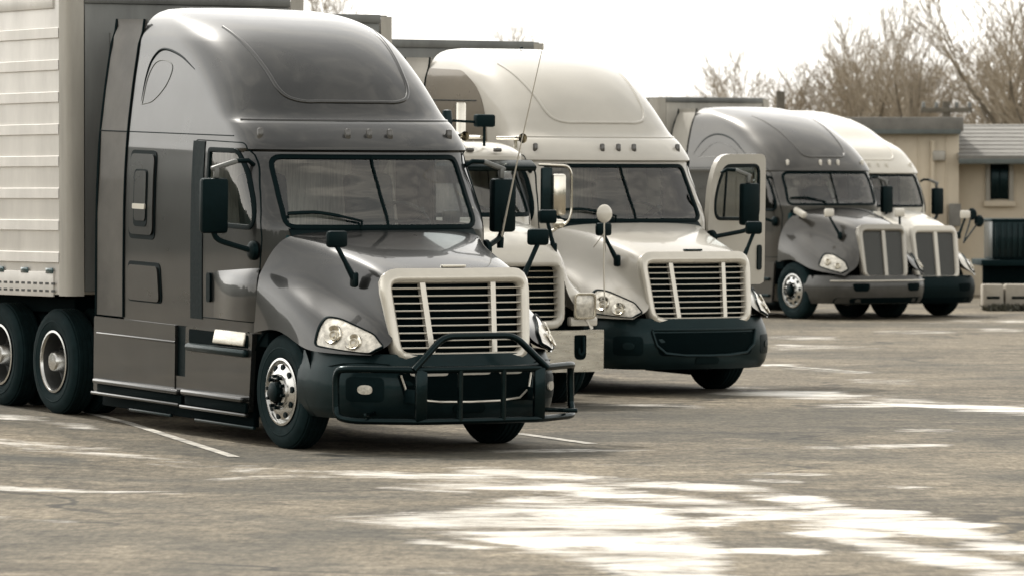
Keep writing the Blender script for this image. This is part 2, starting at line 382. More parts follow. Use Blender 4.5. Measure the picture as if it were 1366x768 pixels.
# ------------------------------------------------------------------ ground
def build_ground():
    ys = [768.0 + 60]
    rows = []
    py = 860.0
    while py > 372: rows.append(CAM_H * F_PX / (py - HOR)); py -= 1.15 if py > 400 else .8
    Y = np.array([-3000, -1000, -300, -80, -10, 8, 16, 22] + rows + [150, 180, 240, 400, 900, 4000])
    X = np.concatenate([[-4000, -900, -250, -80, -35, -20], np.arange(-14, 16.01, .11), [22, 35, 80, 250, 900, 4000]])
    XX, YY = np.meshgrid(X, Y); ZZ = gz(XX, YY)
    nY, nX = XX.shape
    vs = np.stack([XX, YY, ZZ], -1).reshape(-1, 3)
    idx = np.arange(nY * nX).reshape(nY, nX)
    fs = np.stack([idx[:-1, :-1], idx[:-1, 1:], idx[1:, 1:], idx[1:, :-1]], -1).reshape(-1, 4)
    me = bpy.data.meshes.new('parking_lot'); me.from_pydata(vs.tolist(), [], fs.tolist()); me.materials.append(MATS['asphalt']); me.shade_smooth()
    # strokes for the painted sky sheen, dampness, tyre marks and truck shadows
    ok = YY > 20; px, py_ = proj(XX, np.where(ok, YY, 20), np.zeros_like(XX))
    sheen = np.zeros_like(XX); dmp_shade = np.zeros_like(XX)
    def stroke(A, pts, th, k):
        nonlocal sheen, dmp_shade
        best = np.full(XX.shape, 1e9)
        for (x0, y0), (x1, y1) in zip(pts[:-1], pts[1:]):
            dx, dy = (x1 - x0) / 7., (y1 - y0); L2 = dx * dx + dy * dy + 1e-6
            t = np.clip((((px - x0) / 7.) * dx + (py_ - y0) * dy) / L2, 0, 1)
            best = np.minimum(best, np.hypot((px - x0) / 7. - t * dx, py_ - y0 - t * dy))
        v = k * np.clip(1.3 - best / (1.5 * th), 0, 1)
        A[...] = np.maximum(A, np.where(ok, v, 0))
    def blob(A, poly, k, soft=6):
        P = np.array(poly, float); c = np.zeros(XX.shape, bool); j = len(P) - 1; dist = np.full(XX.shape, 1e9)
        for i in range(len(P)):
            cond = ((P[i, 1] > py_) != (P[j, 1] > py_)) & (px < (P[j, 0] - P[i, 0]) * (py_ - P[i, 1]) / (P[j, 1] - P[i, 1] + 1e-9) + P[i, 0])
            c ^= cond
            dx, dy = (P[j, 0] - P[i, 0]) / 5, P[j, 1] - P[i, 1]; t = np.clip(((px - P[i, 0]) / 5 * dx + (py_ - P[i, 1]) * dy) / (dx * dx + dy * dy + 1e-6), 0, 1)
            dist = np.minimum(dist, np.hypot((px - P[i, 0]) / 5 - t * dx, py_ - P[i, 1] - t * dy)); j = i
        v = k * np.clip(.5 + np.where(c, dist, -dist) / soft * .5, 0, 1)
        A[...] = np.maximum(A, np.where(ok, v, 0))
    blob(sheen, [(420, 690), (520, 684), (600, 672), (690, 660), (800, 664), (880, 668), (925, 690), (950, 706), (985, 738), (992, 800), (860, 800), (760, 752), (700, 735), (640, 716), (560, 706), (480, 698)], .9, 8)
    stroke(sheen, [(560, 640), (760, 650), (960, 675), (1100, 692), (1240, 704), (1366, 736)], 8, .84)
    stroke(sheen, [(640, 624), (800, 640), (1000, 655), (1130, 682), (1240, 692)], 6, .8)
    stroke(sheen, [(1120, 712), (1240, 740), (1400, 775)], 8, .84)
    stroke(sheen, [(860, 705), (1000, 690), (1130, 684)], 6, .7)
    stroke(sheen, [(1010, 733), (1065, 735)], 5, .8); stroke(sheen, [(1230, 697), (1290, 701)], 6, .85)
    stroke(sheen, [(820, 732), (900, 735)], 6, .8)
    stroke(sheen, [(985, 522), (1100, 527), (1230, 538), (1380, 547)], 6, .85)
    stroke(sheen, [(1100, 540), (1366, 541)], 3, .7)
    for a in ((1030, 451, 1100, 452), (1040, 463, 1168, 463), (1030, 487, 1150, 497), (1150, 508, 1215, 508), (760, 618, 930, 619), (985, 630, 1095, 632), (1200, 574, 1262, 573),
              (1178, 648, 1232, 650), (640, 600, 860, 599), (860, 599, 1258, 595), (780, 537, 930, 543), (1010, 640, 1060, 642), (1240, 428, 1366, 427), (1180, 442, 1260, 441), (1320, 440, 1366, 441),
              (0, 655, 240, 656), (0, 690, 95, 696), (310, 679, 372, 681), (520, 650, 620, 655), (0, 576, 110, 582), (280, 640, 420, 633), (420, 634, 640, 634), (690, 628, 760, 632), (300, 626, 520, 630), (740, 678, 820, 682), (560, 722, 640, 730), (540, 758, 600, 764)):
        stroke(sheen, [(a[0], a[1]), (a[2], a[3])], 2.8, .62)
    stroke(sheen, [(0, 603), (120, 612), (250, 621), (420, 631), (600, 640)], 6, .56)
    stroke(dmp_shade, [(-40, 620), (90, 621)], 3.5, 1.0); stroke(dmp_shade, [(120, 640), (420, 644), (700, 625)], 5, .35)
    stroke(dmp_shade, [(780, 545), (1000, 560), (1200, 545), (1366, 556)], 9, .75)
    stroke(dmp_shade, [(700, 590), (900, 575), (1100, 566)], 7, .6)
    stroke(dmp_shade, [(760, 520), (900, 522), (960, 526)], 4.5, .95)  # shadow band between the two trucks, painted dark
    stroke(dmp_shade, [(-20, 570), (160, 590), (330, 608)], 9, .6)
    stroke(dmp_shade, [(240, 768), (330, 735), (430, 712)], 7, .5); stroke(dmp_shade, [(0, 735), (60, 725)], 9, .4)
    stroke(dmp_shade, [(330, 610), (560, 612), (760, 600)], 7, .8)  # front truck's shadow painted on the ground ahead of its bumper
    for pts, th, k in (([(-20, 664), (240, 676), (520, 712), (600, 740)], 4, .45), ([(-20, 708), (200, 716), (420, 752)], 7, .5), ([(1060, 556), (1200, 566), (1380, 596)], 6, .5), ([(1000, 600), (1180, 612), (1380, 640)], 5, .4),
                       ([(250, 650), (420, 662), (560, 660)], 3, .5), ([(1030, 470), (1180, 480), (1380, 500)], 4, .4), ([(1040, 432), (1366, 434)], 3, .5), ([(900, 570), (1060, 585), (1240, 620)], 3, .5), ([(60, 590), (300, 604)], 4, .6)):
        stroke(dmp_shade, pts, th, k)
    for nm, A in (('wet_sheen', sheen), ('damp_shade', dmp_shade)):
        at = me.attributes.new(nm, 'FLOAT', 'POINT'); at.data.foreach_set('value', A.reshape(-1).astype(np.float32))
    o = link('parking_lot', me); structure(o); return o
build_ground()
def lines():
    # painted stall lines beside and between the parked trucks
    def gl(px, py): r = ray(px, py); k = -CAM_H / r[2]; return np.array([r[0] * k, r[1] * k])
    for pts, wd in (([(-60, 545), (60, 558), (170, 577), (312, 610)], .055), ([(690, 578), (790, 592)], .06), ([(1030, 487), (1160, 497)], .06)):
        P = [gl(*p) for p in pts]; mb = MB(); rows = []
        Q = [P[i] + (P[i + 1] - P[i]) * t for i in range(len(P) - 1) for t in np.linspace(0, 1, 12)]
        for i in range(len(Q)):
            t = Q[min(i + 1, len(Q) - 1)] - Q[max(i - 1, 0)]; t = t / (np.linalg.norm(t) + 1e-9); n = np.array([-t[1], t[0]]) * wd
            rows.append([(q[0], q[1], float(gz(q[0], q[1])) + .006) for q in (Q[i] - n, Q[i] + n)])
        mb.grid(rows); structure(mb.build('parking_line', 'line_paint'))
lines()

# ------------------------------------------------------------------ wheels (shared meshes)
def wheel_meshes():
    W = {}
    def tyre(wd, name):
        mb = MB(); h = wd / 2
        mb.lathe([(.295, -h * .55), (.31, -h * .86), (.36, -h * .98), (.43, -h), (.475, -h * .93), (.505, -h * .74), (.51, -h * .4), (.51, h * .4), (.505, h * .74), (.475, h * .93), (.43, h), (.36, h * .98), (.31, h * .86), (.295, h * .55)], seg=56)
        for k in (-.5, -.17, .17, .5):   # tread ribs
            mb.lathe([(.505, h * (k - .13)), (.517, h * (k - .11)), (.517, h * (k + .11)), (.505, h * (k + .13))], seg=56)
        mb.lathe([(.385, -h * .985), (.39, -h * 1.015), (.40, -h * 1.015), (.405, -h * .99)], seg=56)
        o = mb.build(name, 'rubber'); me = o.data; bpy.data.objects.remove(o); return me
    W['tyre'] = tyre(.29, 'tyre')
    mb = MB(); mb2 = MB()                        # inner twin tyre sits behind the outer one
    # front disc wheel, outside towards -y
    r = MB(); r.lathe([(.30, .08), (.302, -.12), (.305, -.138), (.285, -.142), (.275, -.125), (.262, -.10), (.25, -.128), (.20, -.150), (.165, -.158), (.16, -.175), (.12, -.178), (.118, -.16)], seg=56)
    nf = len(r.f); d = MB()
    for k in range(10):
        a = k * math.pi / 5 + .2; c = (.222 * math.cos(a), 0, .222 * math.sin(a))
        d.lathe([(.0, -.150), (.029, -.1485), (.031, -.134)], c, seg=14)
        a += .31; c = (.142 * math.cos(a), 0, .142 * math.sin(a)); d.lathe([(.0, -.212), (.015, -.212), (.017, -.206), (.017, -.17)], c, seg=6)
    d.lathe([(.0, -.235), (.07, -.235), (.088, -.222), (.092, -.16)], seg=24)
    o = MB(); o.v = r.v + d.v; o.f = r.f + [tuple(i + len(r.v) for i in f) for f in d.f]
    ob = o.build('front_rim', ['alu', 'black_plastic'], normals=False)
    for i, p in enumerate(ob.data.polygons): p.material_index = 0 if i < nf else 1
    bm = bmesh.new(); bm.from_mesh(ob.data); bmesh.ops.recalc_face_normals(bm, faces=bm.faces); bm.to_mesh(ob.data); bm.free()
    W['front'] = ob.data; bpy.data.objects.remove(ob)
    # rear dished wheel with hub cone
    r = MB(); r.lathe([(.30, .08), (.302, -.12), (.306, -.140), (.285, -.143), (.272, -.12), (.262, -.05), (.245, .03), (.21, .055), (.14, .05), (.135, .02), (.125, -.03), (.10, -.06), (.098, -.13), (.085, -.15), (.0, -.155)], seg=56)
    nf = len(r.f); d = MB()
    for k in range(10):
        a = k * math.pi / 5 + .2; c = (.17 * math.cos(a), 0, .17 * math.sin(a)); d.lathe([(.0, .0), (.015, .0), (.017, .005), (.017, .05)], c, seg=6)
    o = MB(); o.v = r.v + d.v; o.f = r.f + [tuple(i + len(r.v) for i in f) for f in d.f]
    ob = o.build('rear_rim', ['alu', 'black_plastic', 'rim_dark'], normals=False)
    for i, p in enumerate(ob.data.polygons): p.material_index = (2 if 56 * 4 <= i < 56 * 9 else 0) if i < nf else 1
    bm = bmesh.new(); bm.from_mesh(ob.data); bmesh.ops.recalc_face_normals(bm, faces=bm.faces); bm.to_mesh(ob.data); bm.free()
    W['rear'] = ob.data; bpy.data.objects.remove(ob)
    return W
WH = wheel_meshes()
def wheel(parent, x, y, z, kind, side, twin=False):
    o = link('wheel', WH[kind], parent); o.location = (x, y, z); o.rotation_euler = (0, random.random() * 6, 0 if side < 0 else math.pi)
    t = link('tyre', WH['tyre'], o)
    if twin:
        t2 = link('tyre', WH['tyre'], o); t2.location = (0, .33, 0)
    return o

# ------------------------------------------------------------------ truck
class Shell:
    """cab skin made of level slices: rows of (z, front x at centre, corner depth, half width, squareness)"""
    def __init__(s, rows, xr, bow=.17):
        a = np.array(rows, float); s.xr = xr; s.z0, s.z1 = a[0, 0], a[-1, 0]
        ff = [pchip(a[:, 0], a[:, i]) for i in (1, 2, 3, 4)] + [pchip([0, 2.9, 3.4, 4], [bow, bow, bow * 1.25, bow * 1.25])]
        s.fx, s.fa, s.fw, s.fn, s.fb = ff; s.c = {}
    def par(s, z):
        k = round(float(z), 6)
        if k not in s.c: s.c[k] = (float(s.fw(z)), float(s.fa(z)), float(s.fn(z)), float(s.fx(z)) - float(s.fa(z)), float(s.fb(z)))
        return s.c[k]
    def front(s, y, z):
        w_, a, n, xc, bo = s.par(z); k = min(1., abs(y) / w_)
        return np.array([xc + a * max(0, 1 - k**n)**(1 / n) - bo * k * k, y, z])
    def side(s, x, z, sg=-1):
        w_, a, n, xc, bo = s.par(z)
        if x <= xc - bo: return np.array([x, sg * w_, z])
        lo, hi = 0., 1.
        for _ in range(22):
            k = (lo + hi) / 2
            if xc + a * (1 - k**n)**(1 / n) - bo * k * k > x: lo = k
            else: hi = k
        return np.array([x, sg * w_ * lo, z])
    def mesh(s, zs, holes_front=(), holes_side=(), nu=46, ns=44):
        rows = []
        for z in zs:
            w_, a, n, xc, bo = s.par(z); half = []
            for q in np.linspace(0, math.pi / 2, nu):
                k = math.sin(q)**(2 / n); half.append((xc + (a * math.cos(q)**(2 / n) if q < math.pi / 2 - 1e-6 else 0) - bo * k * k, w_ * k, z))
            for t in np.linspace(0, 1, ns)[1:]: half.append((xc - bo + (s.xr - xc + bo) * t, w_, z))
            rows.append([(p[0], -p[1], p[2]) for p in half[::-1]] + half[1:])
        mb = MB(); mb.grid(rows)
        V = mb.v; keep = []
        for f in mb.f:
            c = [sum(V[i][k] for i in f) / 4 for k in range(3)]; kill = False
            if c[2] > 2.75: keep.append(f); continue
            for h in holes_front:
                if c[0] > -1.25 and inside(h, c[1], c[2]) and abs(c[1]) < 1.14 and c[0] > s.par(c[2])[3] - .1: kill = True
            for sg, h in holes_side:
                if c[1] * sg > .75 and inside(h, c[0], c[2]): kill = True
            if not kill: keep.append(f)
        mb.f = keep
        mb.ngon(rows[-1])                                    # crown
        back = [r[0] for r in rows] + [r[-1] for r in rows[::-1]]
        mb.ngon(back)
        return mb
def outdir_front(p): return np.array([1., 0, .3])
def outdir_side(p): return np.array([0, np.sign(p[1]), 0.])

class Hood:
    """hood and fenders: stations of 3-D control points, bicubic"""
    def __init__(s, st):
        A = np.array(st, float); s.n, s.m = A.shape[:2]
        A = np.concatenate([2 * A[:1] - A[1:2], A, 2 * A[-1:] - A[-2:-1]], 0)
        s.A = np.concatenate([A[:, 1:2] * np.array([1, -1, 1]), A, 2 * A[:, -1:] - A[:, -2:-1]], 1)
    @staticmethod
    def bs(u): return np.array([(1 - u)**3, 3 * u**3 - 6 * u * u + 4, -3 * u**3 + 3 * u * u + 3 * u + 1, u**3]) / 6
    def S(s, a, t, sg=1):
        i = int(min(max(math.floor(a), 0), s.n - 2)); j = int(min(max(math.floor(t), 0), s.m - 2))
        p = np.einsum('i,j,ijk->k', s.bs(a - i), s.bs(t - j), s.A[i:i + 4, j:j + 4]); p[1] *= sg
        return p
    def mesh(s, na=44, ntt=56):
        rows = []
        for a in np.linspace(0, s.n - 1, na):
            half = [s.S(a, t) for t in np.linspace(0, s.m - 1, ntt)]
            rows.append([(p[0], -p[1], p[2]) for p in half[::-1]] + [tuple(p) for p in half[1:]])
        mb = MB(); mb.grid(rows)
        # turned-under lip along the lower edge and nose
        for k, sg in ((0, -1), (-1, 1)):
            e = [np.array(r[k]) for r in rows]; mb.grid([e, [p + np.array([0, -sg * .05, .0]) for p in e]])
        return mb

ROWS_CASC = [(1.02, -.14, .5, 1.195, 5.5), (1.6, -.14, .5, 1.2, 5.5), (1.96, -.15, .5, 1.2, 5.5), (2.3, -.33, .5, 1.195, 5.5), (2.62, -.51, .5, 1.181, 5.5), (2.66, -.52, .5, 1.179, 5.5),
             (2.685, -.455, .5, 1.177, 5.2), (2.72, -.475, .5, 1.174, 5.2), (2.80, -.545, .52, 1.168, 5), (2.92, -.685, .55, 1.156, 5), (2.955, -.75, .57, 1.152, 4.8), (3.0, -.80, .6, 1.147, 4.6), (3.14, -.90, .66, 1.13, 4.2), (3.3, -1.02, .75, 1.11, 4.0),
             (3.5, -1.22, .85, 1.08, 3.7), (3.66, -1.44, .9, 1.055, 3.5), (3.78, -1.68, .85, 1.005, 3.4), (3.87, -1.96, .75, .945, 3.3), (3.93, -2.27, .55, .865, 3.2), (3.965, -2.56, .36, .76, 3), (3.985, -2.8, .2, .60, 3)]
def _st(xs, yz): return [(x, y, z) for x, (y, z) in zip(xs, yz)]
HOOD_CASC = [
    _st((-.09, -.10, -.20, -.27, -.33, -.38, -.41, -.43, -.44, -.45), ((0, 1.965), (.5, 1.96), (.94, 1.935), (1.05, 1.87), (1.12, 1.75), (1.16, 1.63), (1.185, 1.56), (1.21, 1.48), (1.215, 1.38), (1.215, 1.03))),
    _st((.2, .19, .13, .10, .08, .06, .05, .04, .03, .03), ((0, 1.905), (.5, 1.895), (.80, 1.865), (.885, 1.80), (.955, 1.70), (1.02, 1.60), (1.10, 1.53), (1.18, 1.45), (1.21, 1.36), (1.22, 1.12))),
    _st((.55, .54, .5, .49, .48, .46, .45, .45, .45, .47), ((0, 1.825), (.48, 1.815), (.72, 1.785), (.79, 1.725), (.835, 1.61), (.875, 1.46), (.96, 1.385), (1.12, 1.315), (1.19, 1.21), (1.21, .93))),
    _st((.85, .84, .83, .83, .83, .84, .84, .83, .80, .76), ((0, 1.745), (.48, 1.735), (.68, 1.70), (.745, 1.635), (.775, 1.51), (.80, 1.33), (.87, 1.25), (1.03, 1.185), (1.13, 1.09), (1.17, .92))),
    _st((1.05, 1.04, 1.03, 1.03, 1.05, 1.09, 1.12, 1.11, 1.08, 1.05), ((0, 1.67), (.48, 1.66), (.66, 1.63), (.715, 1.57), (.735, 1.43), (.74, 1.22), (.77, 1.14), (.92, 1.06), (1.02, .99), (1.06, .915))),
    _st((1.10, 1.09, 1.08, 1.08, 1.10, 1.19, 1.24, 1.26, 1.25, 1.23), ((0, 1.635), (.48, 1.625), (.66, 1.60), (.70, 1.54), (.71, 1.42), (.69, 1.12), (.70, 1.03), (.80, .98), (.88, .945), (.92, .915)))]

def box_part(name, parent, c, d, mat, bev=.01, rot=None):
    return MB().box(c, d, bev, rot).build(name, mat, parent)
def tube_part(name, parent, path, r, mat, seg=8):
    return MB().tube(path, r, seg).build(name, mat, parent)
def arc_path(pts, r, seg=5):
    """open polyline with rounded bends"""
    P = [np.array(p, float) for p in pts]; out = [P[0]]
    for i in range(1, len(P) - 1):
        da, db = P[i - 1] - P[i], P[i + 1] - P[i]; la, lb = np.linalg.norm(da), np.linalg.norm(db)
        A, B = P[i] + da / la * min(r, la * .48), P[i] + db / lb * min(r, lb * .48)
        for t in np.linspace(0, 1, seg): out.append((1 - t)**2 * A + 2 * t * (1 - t) * P[i] + t * t * B)
    out.append(P[-1]); return out

def door_mirror(root, sg, base, c, size=(.10, .26, .50), yaw=0.):
    """tall rearview mirror: housing, glass, upper bracket, lower arm"""
    m = MB().box((0, 0, 0), size, .03).build('door_mirror', 'black_plastic', root); m.location = c; m.rotation_euler = (0, 0, yaw)
    MB().box((-size[0] / 2 - .001, 0, .0), (.006, size[1] - .05, size[2] - .06), .002).build('mirror_glass', 'chrome', m)
    MB().box((0, -sg * .02, size[2] / 2 + .05), (.045, .05, .10), .012).box((-.01, -sg * .10, size[2] / 2 + .12), (.06, .26, .045), .015, (sg * -.3, 0, 0)).build('mirror_bracket', 'trailer_grey', m)
    b = np.array(base, float) - np.array(c, float)
    cy_, sy_ = math.cos(-yaw), math.sin(-yaw); b = np.array([b[0] * cy_ - b[1] * sy_, b[0] * sy_ + b[1] * cy_, b[2]])
    MB().tube([(-.01, -sg * .20, size[2] / 2 + .155), (-.03, -sg * .34, size[2] / 2 + .16), (-.05, -sg * .40, size[2] / 2 + .12)], .022, 8).build('mirror_upper_arm', 'black_plastic', m)
    MB().tube(arc_path([(0, 0, -size[2] / 2 + .02), (0, -sg * .03, -size[2] / 2 - .06), tuple(b)], .08), .026, 8).build('mirror_arm', 'black_plastic', m)
    e = MB(); e.lathe([(.0, -.03), (.06, -.03), (.085, -.01), (.09, .03)], tuple(b), 'y', 16); e.build('mirror_base', 'black_plastic', m)
    return m
def hood_mirror(root, sg, c, base, head=(.07, .21, .15), mat='black_plastic'):
    m = MB().box((0, 0, 0), head, .03).build('hood_mirror', mat, root); m.location = c; m.rotation_euler = (0, 0, sg * -.1)
    b = np.array(base, float) - np.array(c, float)
    MB().tube(arc_path([(0, 0, -.06), (b[0] * .35, b[1] * .35, b[2] * .45), tuple(b)], .1), [.022, .022, .022, .022, .022, .026, .03][:7], 8).build('mirror_stem', 'black_plastic', m)
    e = MB().box(tuple(b), (.10, .05, .14), .025); e.build('mirror_foot', 'black_plastic', m)
    return m

def cab_interior(root, xf, wd, floor=1.0, xr=-1.9, roof=2.64):
    box_part('dashboard', root, (xf - .33, 0, 1.80), (.42, wd * 1.75, .30), 'interior', .06)
    MB().grid([[(xr, -wd * .96, floor), (xr, wd * .96, floor)], [(xr, -wd * .94, roof), (xr, wd * .94, roof)]]).build('sleeper_curtain', 'curtain', root)
    for sg in (-1, 1):
        s = MB().box((-1.55, sg * .56, 2.05), (.16, .50, .80), .07, (0, -.18, 0)).build('seat', 'seat_cloth', root)
        MB().box((-1.66, sg * .56, 2.53), (.10, .28, .22), .04).build('headrest', 'seat_cloth', s)
        # curtain drawn back to the side, triangular fold
        MB().ext([(0, 0), (.55, .0), (.12, .62)], lambda q: [(xr + .10, sg * (wd * .92 - p[0] * .9), 1.85 + p[1] * 1.2) for p in q], lambda q: [(xr + .14, sg * (wd * .92 - p[0] * .9), 1.85 + p[1] * 1.2) for p in q]).build('curtain_fold', 'curtain', root)
    st = MB(); ring = [(0, .23 * math.cos(a), .23 * math.sin(a)) for a in np.linspace(0, 2 * math.pi, 28, endpoint=False)]
    st.tube(ring, .017, 8, closed=True); st.tube([(0, -.22, 0), (0.02, 0, -.02), (0, .22, 0)], .014, 6); st.tube([(.02, 0, -.02), (.3, 0, -.12)], .03, 8)
    o = st.build('steering_wheel', 'black_plastic', root); o.location = (xf - .68, .56, 2.02); o.rotation_euler = (0, -.75 + math.pi / 2 * 0, 0)

def sleeper_truck(root, sp):
    """long conventional tractor with a raised-roof sleeper"""
    P = sp['paint']; sh = Shell(sp['rows'], sp['xr'])
    ws = rpoly(sp['ws'], sp.get('wsr', .09)); sw = rpoly(sp['sidewin'], [.03, .08, .16, .14, .06, .03][:len(sp['sidewin'])])
    zs = np.unique(np.concatenate([np.linspace(sh.z0, 3.0, 74), np.linspace(3.0, sh.z1, 44), [r[0] for r in sp['rows']]]))
    cab = sh.mesh(zs, [ws], [(-1, sw), (1, sw)]).build('cab', P, root, 50)
    side = {sg: (lambda x, z, sg=sg: sh.side(x, z, sg)) for sg in (-1, 1)}
    # windscreen with seal, centre bar
    wsd = patch(MB(), sh.front, offset_poly(ws, .01), None, -.006, outdir_front, 9, .05).build('windshield', 'glass', root, 60)
    ringpatch(MB(), sh.front, ws, .03, .018, .012, outdir_front).build('windshield_seal', 'seal', wsd)
    z0, z1 = sp['ws'][0][1], sp['ws'][2][1]
    MB().tube([off(sh.front, 0, z, .004, outdir_front) for z in np.linspace(z0, z1, 8)], .013, 6).build('center_bar', 'seal', wsd)
    for a, b in (((-.28, z0 + .05), (-.95, z0 + .11)), ((.86, z0 + .05), (.12, z0 + .17))):
        pts = [off(sh.front, a[0] + (b[0] - a[0]) * t, a[1] + (b[1] - a[1]) * min(1, t * 1.6) + .015 * math.sin(t * 3), .03, outdir_front) for t in np.linspace(0, 1, 10)]
        MB().tube([off(sh.front, a[0], a[1] - .07, .01, outdir_front)] + pts, [.012] * 4 + [.017] * 7, 6).build('wiper', 'black_plastic', root)
    # visor marker lamps
    for y in sp.get('markers', (-1.02, -.22, 0, .22, .92)):
        z = sp.get('mz', 2.81); p = off(sh.front, y, z, 0, outdir_front)
        MB().box((0, 0, 0), (.045, .06, .14), .021).build('marker_lamp', sp.get('lampmat', 'lens_amber'), root).location = p
        root.children[-1].rotation_euler = (0, -.75, 0)
    # raised roof panel
    if 'roofpanel' in sp:
        rp = sp['roofpanel']; ln = smooth_line([rp[3]] + [tuple(np.array(rp[3]) + (np.array(rp[0]) - np.array(rp[3])) * t) for t in (.3, .6, .82)] + [(rp[0][0] * .93, rp[0][1] + .035), (rp[0][0] * .72, rp[0][1])] + [(y, rp[0][1]) for y in np.linspace(rp[0][0] * .5, rp[1][0] * .5, 4)] + [(rp[1][0] * .72, rp[1][1]), (rp[1][0] * .93, rp[1][1] + .035)] + [tuple(np.array(rp[2]) + (np.array(rp[1]) - np.array(rp[2])) * t) for t in (.82, .6, .3)] + [rp[2]], 5)
        MB().tube([off(sh.front, *q, -.004, outdir_front) for q in ln], .021, 8).build('roof_emboss', P, root, 60)
        if 'ridge' in sp: MB().tube([off(sh.front, y, sp['ridge'], -.004, outdir_front) for y in np.linspace(-1.08, 1.08, 40)], .016, 8).build('visor_ridge', P, root, 60)
    # side fittings
    for sg in (-1, 1):
        S = side[sg]
        opened = (sg == 1 and sp.get('open_door'))
        if not opened:
            g = patch(MB(), S, offset_poly(sw, .01), None, -.006, outdir_side, 6, .06).build('side_window', sp.get('sideglass', 'glass_side'), root)
            ringpatch(MB(), S, sw, .03, .02, .012, outdir_side).build('window_seal', 'seal', g)
            dr = rpoly(sp['door'], .06)
            e = MB(); ringpatch(e, S, dr, .006, .006, .004, outdir_side); d = e.build('door_seam', 'seal', root)
            hx, hz = sp['handle']
            patch(MB(), S, rrect(hx, hz, .075, .27, .035), -.005, .022, outdir_side, 3).build('door_handle', 'black_plastic', root)
            if 'flare' in sp:
                xs = np.linspace(-1.34, -.44, 16); rows = []
                for z, dd in ((1.62, -.004), (1.585, .022), (1.53, .048), (1.46, .06), (1.3, .06), (1.13, .055)):
                    row = []
                    for x in xs:
                        t = (x + 1.34) / .9; zz = 1.13 + (z - 1.13) * (.86 + .14 * t)
                        row.append(off(S, x, zz, dd * (lambda q: q * q * (3 - 2 * q))(min(1, t * 1.5)) - .003 * (t < .02), outdir_side))
                    rows.append(row)
                MB().grid(rows).build('door_flare', P, root, 60)
            if 'pillar' in sp:
                patch(MB(), S, sp['pillar'], -.004, .007, outdir_side, 3).build('door_pillar_strip', 'black_plastic', root)
        else:
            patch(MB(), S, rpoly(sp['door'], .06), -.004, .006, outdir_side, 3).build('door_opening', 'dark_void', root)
        if 'vent' in sp:
            v = patch(MB(), S, rrect(-2.82, 2.21, .56, .84, .08), -.006, -.004 + .010, outdir_side, 3).build('vent_recess', 'seal', root)
            patch(MB(), S, rrect(-2.815, 2.215, .50, .76, .07), -.006, .022, outdir_side, 3).build('vent_panel', P, v)
            patch(MB(), S, rrect(-2.82, 2.18, .29, .54, .06), .018, .026, outdir_side, 3).build('vent_slot', 'seal', v)
            patch(MB(), S, rrect(-2.815, 2.20, .24, .47, .05), .018, .034, outdir_side, 3).build('vent_flap', P, v)
            patch(MB(), S, rrect(-2.82, 2.10, .26, .05, .015), .03, .046, outdir_side, 3).build('vent_latch', 'grille_silver', v)
            b = patch(MB(), S, rpoly([(-3.11, 1.20), (-2.37, 1.20), (-2.42, 1.58), (-3.11, 1.58)], .07), -.006, .006, outdir_side, 3).build('locker_recess', 'seal', root)
            patch(MB(), S, rpoly([(-3.075, 1.215), (-2.405, 1.215), (-2.45, 1.545), (-3.075, 1.545)], .06), -.006, .024, outdir_side, 3).build('locker_door', P, b)
        if 'arch' in sp:
            (lambda ln: MB().tube([off(S, *q, -.002, outdir_side) for q in ln], [.003 + .012 * math.sin(math.pi * (i + .3) / len(ln)) ** .8 for i in range(len(ln))], 6))(smooth_line(sp['arch'])).build('window_brow', 'seal', root)
            strip(MB(), S, smooth_line(sp['tear'] + [sp['tear'][0]]), .0045, .004, outdir_side).build('window_outline', 'trailer_grey', root)
        if 'sidereflection' in sp:
            pn = patch(MB(), S, rpoly(sp['sidereflection'], [.02, .05, .15, .2, .2, .1, .02]), -.004, .006, outdir_side, 8).build('trailer_reflection', 'reflection_brown', root, 50)  # brown patch painted on as the reflection of the neighbouring trailer
            strip(MB(), S, [(x, 3.36) for x in np.linspace(-3.15, -1.95, 8)], .008, .012, outdir_side).build('reflected_edge', 'seal', pn)  # mirrored edge of that trailer, drawn as a dark line
        # horizontal roof seam
        strip(MB(), S, [(x, sp.get('seam', 2.80)) for x in np.linspace(sp['xr'] + .01, -1.0, 20)], .006, .002, outdir_side).build('roof_seam', 'seal', root)
        # side extender behind the sleeper
        x0, x1 = sp['xr'] - .012, sp['xr'] - .56
        e = MB(); zz = [1.04, 2.0, 2.79, 2.80, 3.2, 3.5, 3.7, 3.80, 3.87]
        for d_ in (0, .03):
            e.grid([[(x, sg * (float(sh.fw(min(z, 3.78))) + (.0 if x == x0 else .03) - d_), z) for z in zz] for x in (x0, x1)])
        ring = [(x0, sg * float(sh.fw(z)), z) for z in zz]
        e.grid([[(x1, sg * (float(sh.fw(min(z, 3.78))) + .03), z) for z in zz], [(x1, sg * (float(sh.fw(min(z, 3.78)))), z) for z in zz]])
        ex = e.build('side_extender', sp.get('extender', P), root, 30)
        MB().tube([(x0 + .006, sg * (float(sh.fw(min(z, 3.78))) + .004), z) for z in np.linspace(1.04, 3.87, 24)], .013, 6).build('extender_gap', 'seal', ex)
        MB().tube([(x1, sg * (float(sh.fw(min(z, 3.78))) + .02), z) for z in np.linspace(1.04, 3.87, 24)], .022, 6).build('extender_edge', 'seal', ex)
        MB().tube([(x0, sg * (float(sh.fw(2.8)) + .006), 2.8), (x1, sg * (float(sh.fw(2.8)) + .035), 2.8)], .006, 6).build('extender_seam', 'seal', ex)
    cab_interior(root, float(sh.fx(1.96)), 1.14, 1.05, -2.0)
    # hood
    hd = Hood(sp['hood']); hood = hd.mesh().build('hood', P, root, 50)
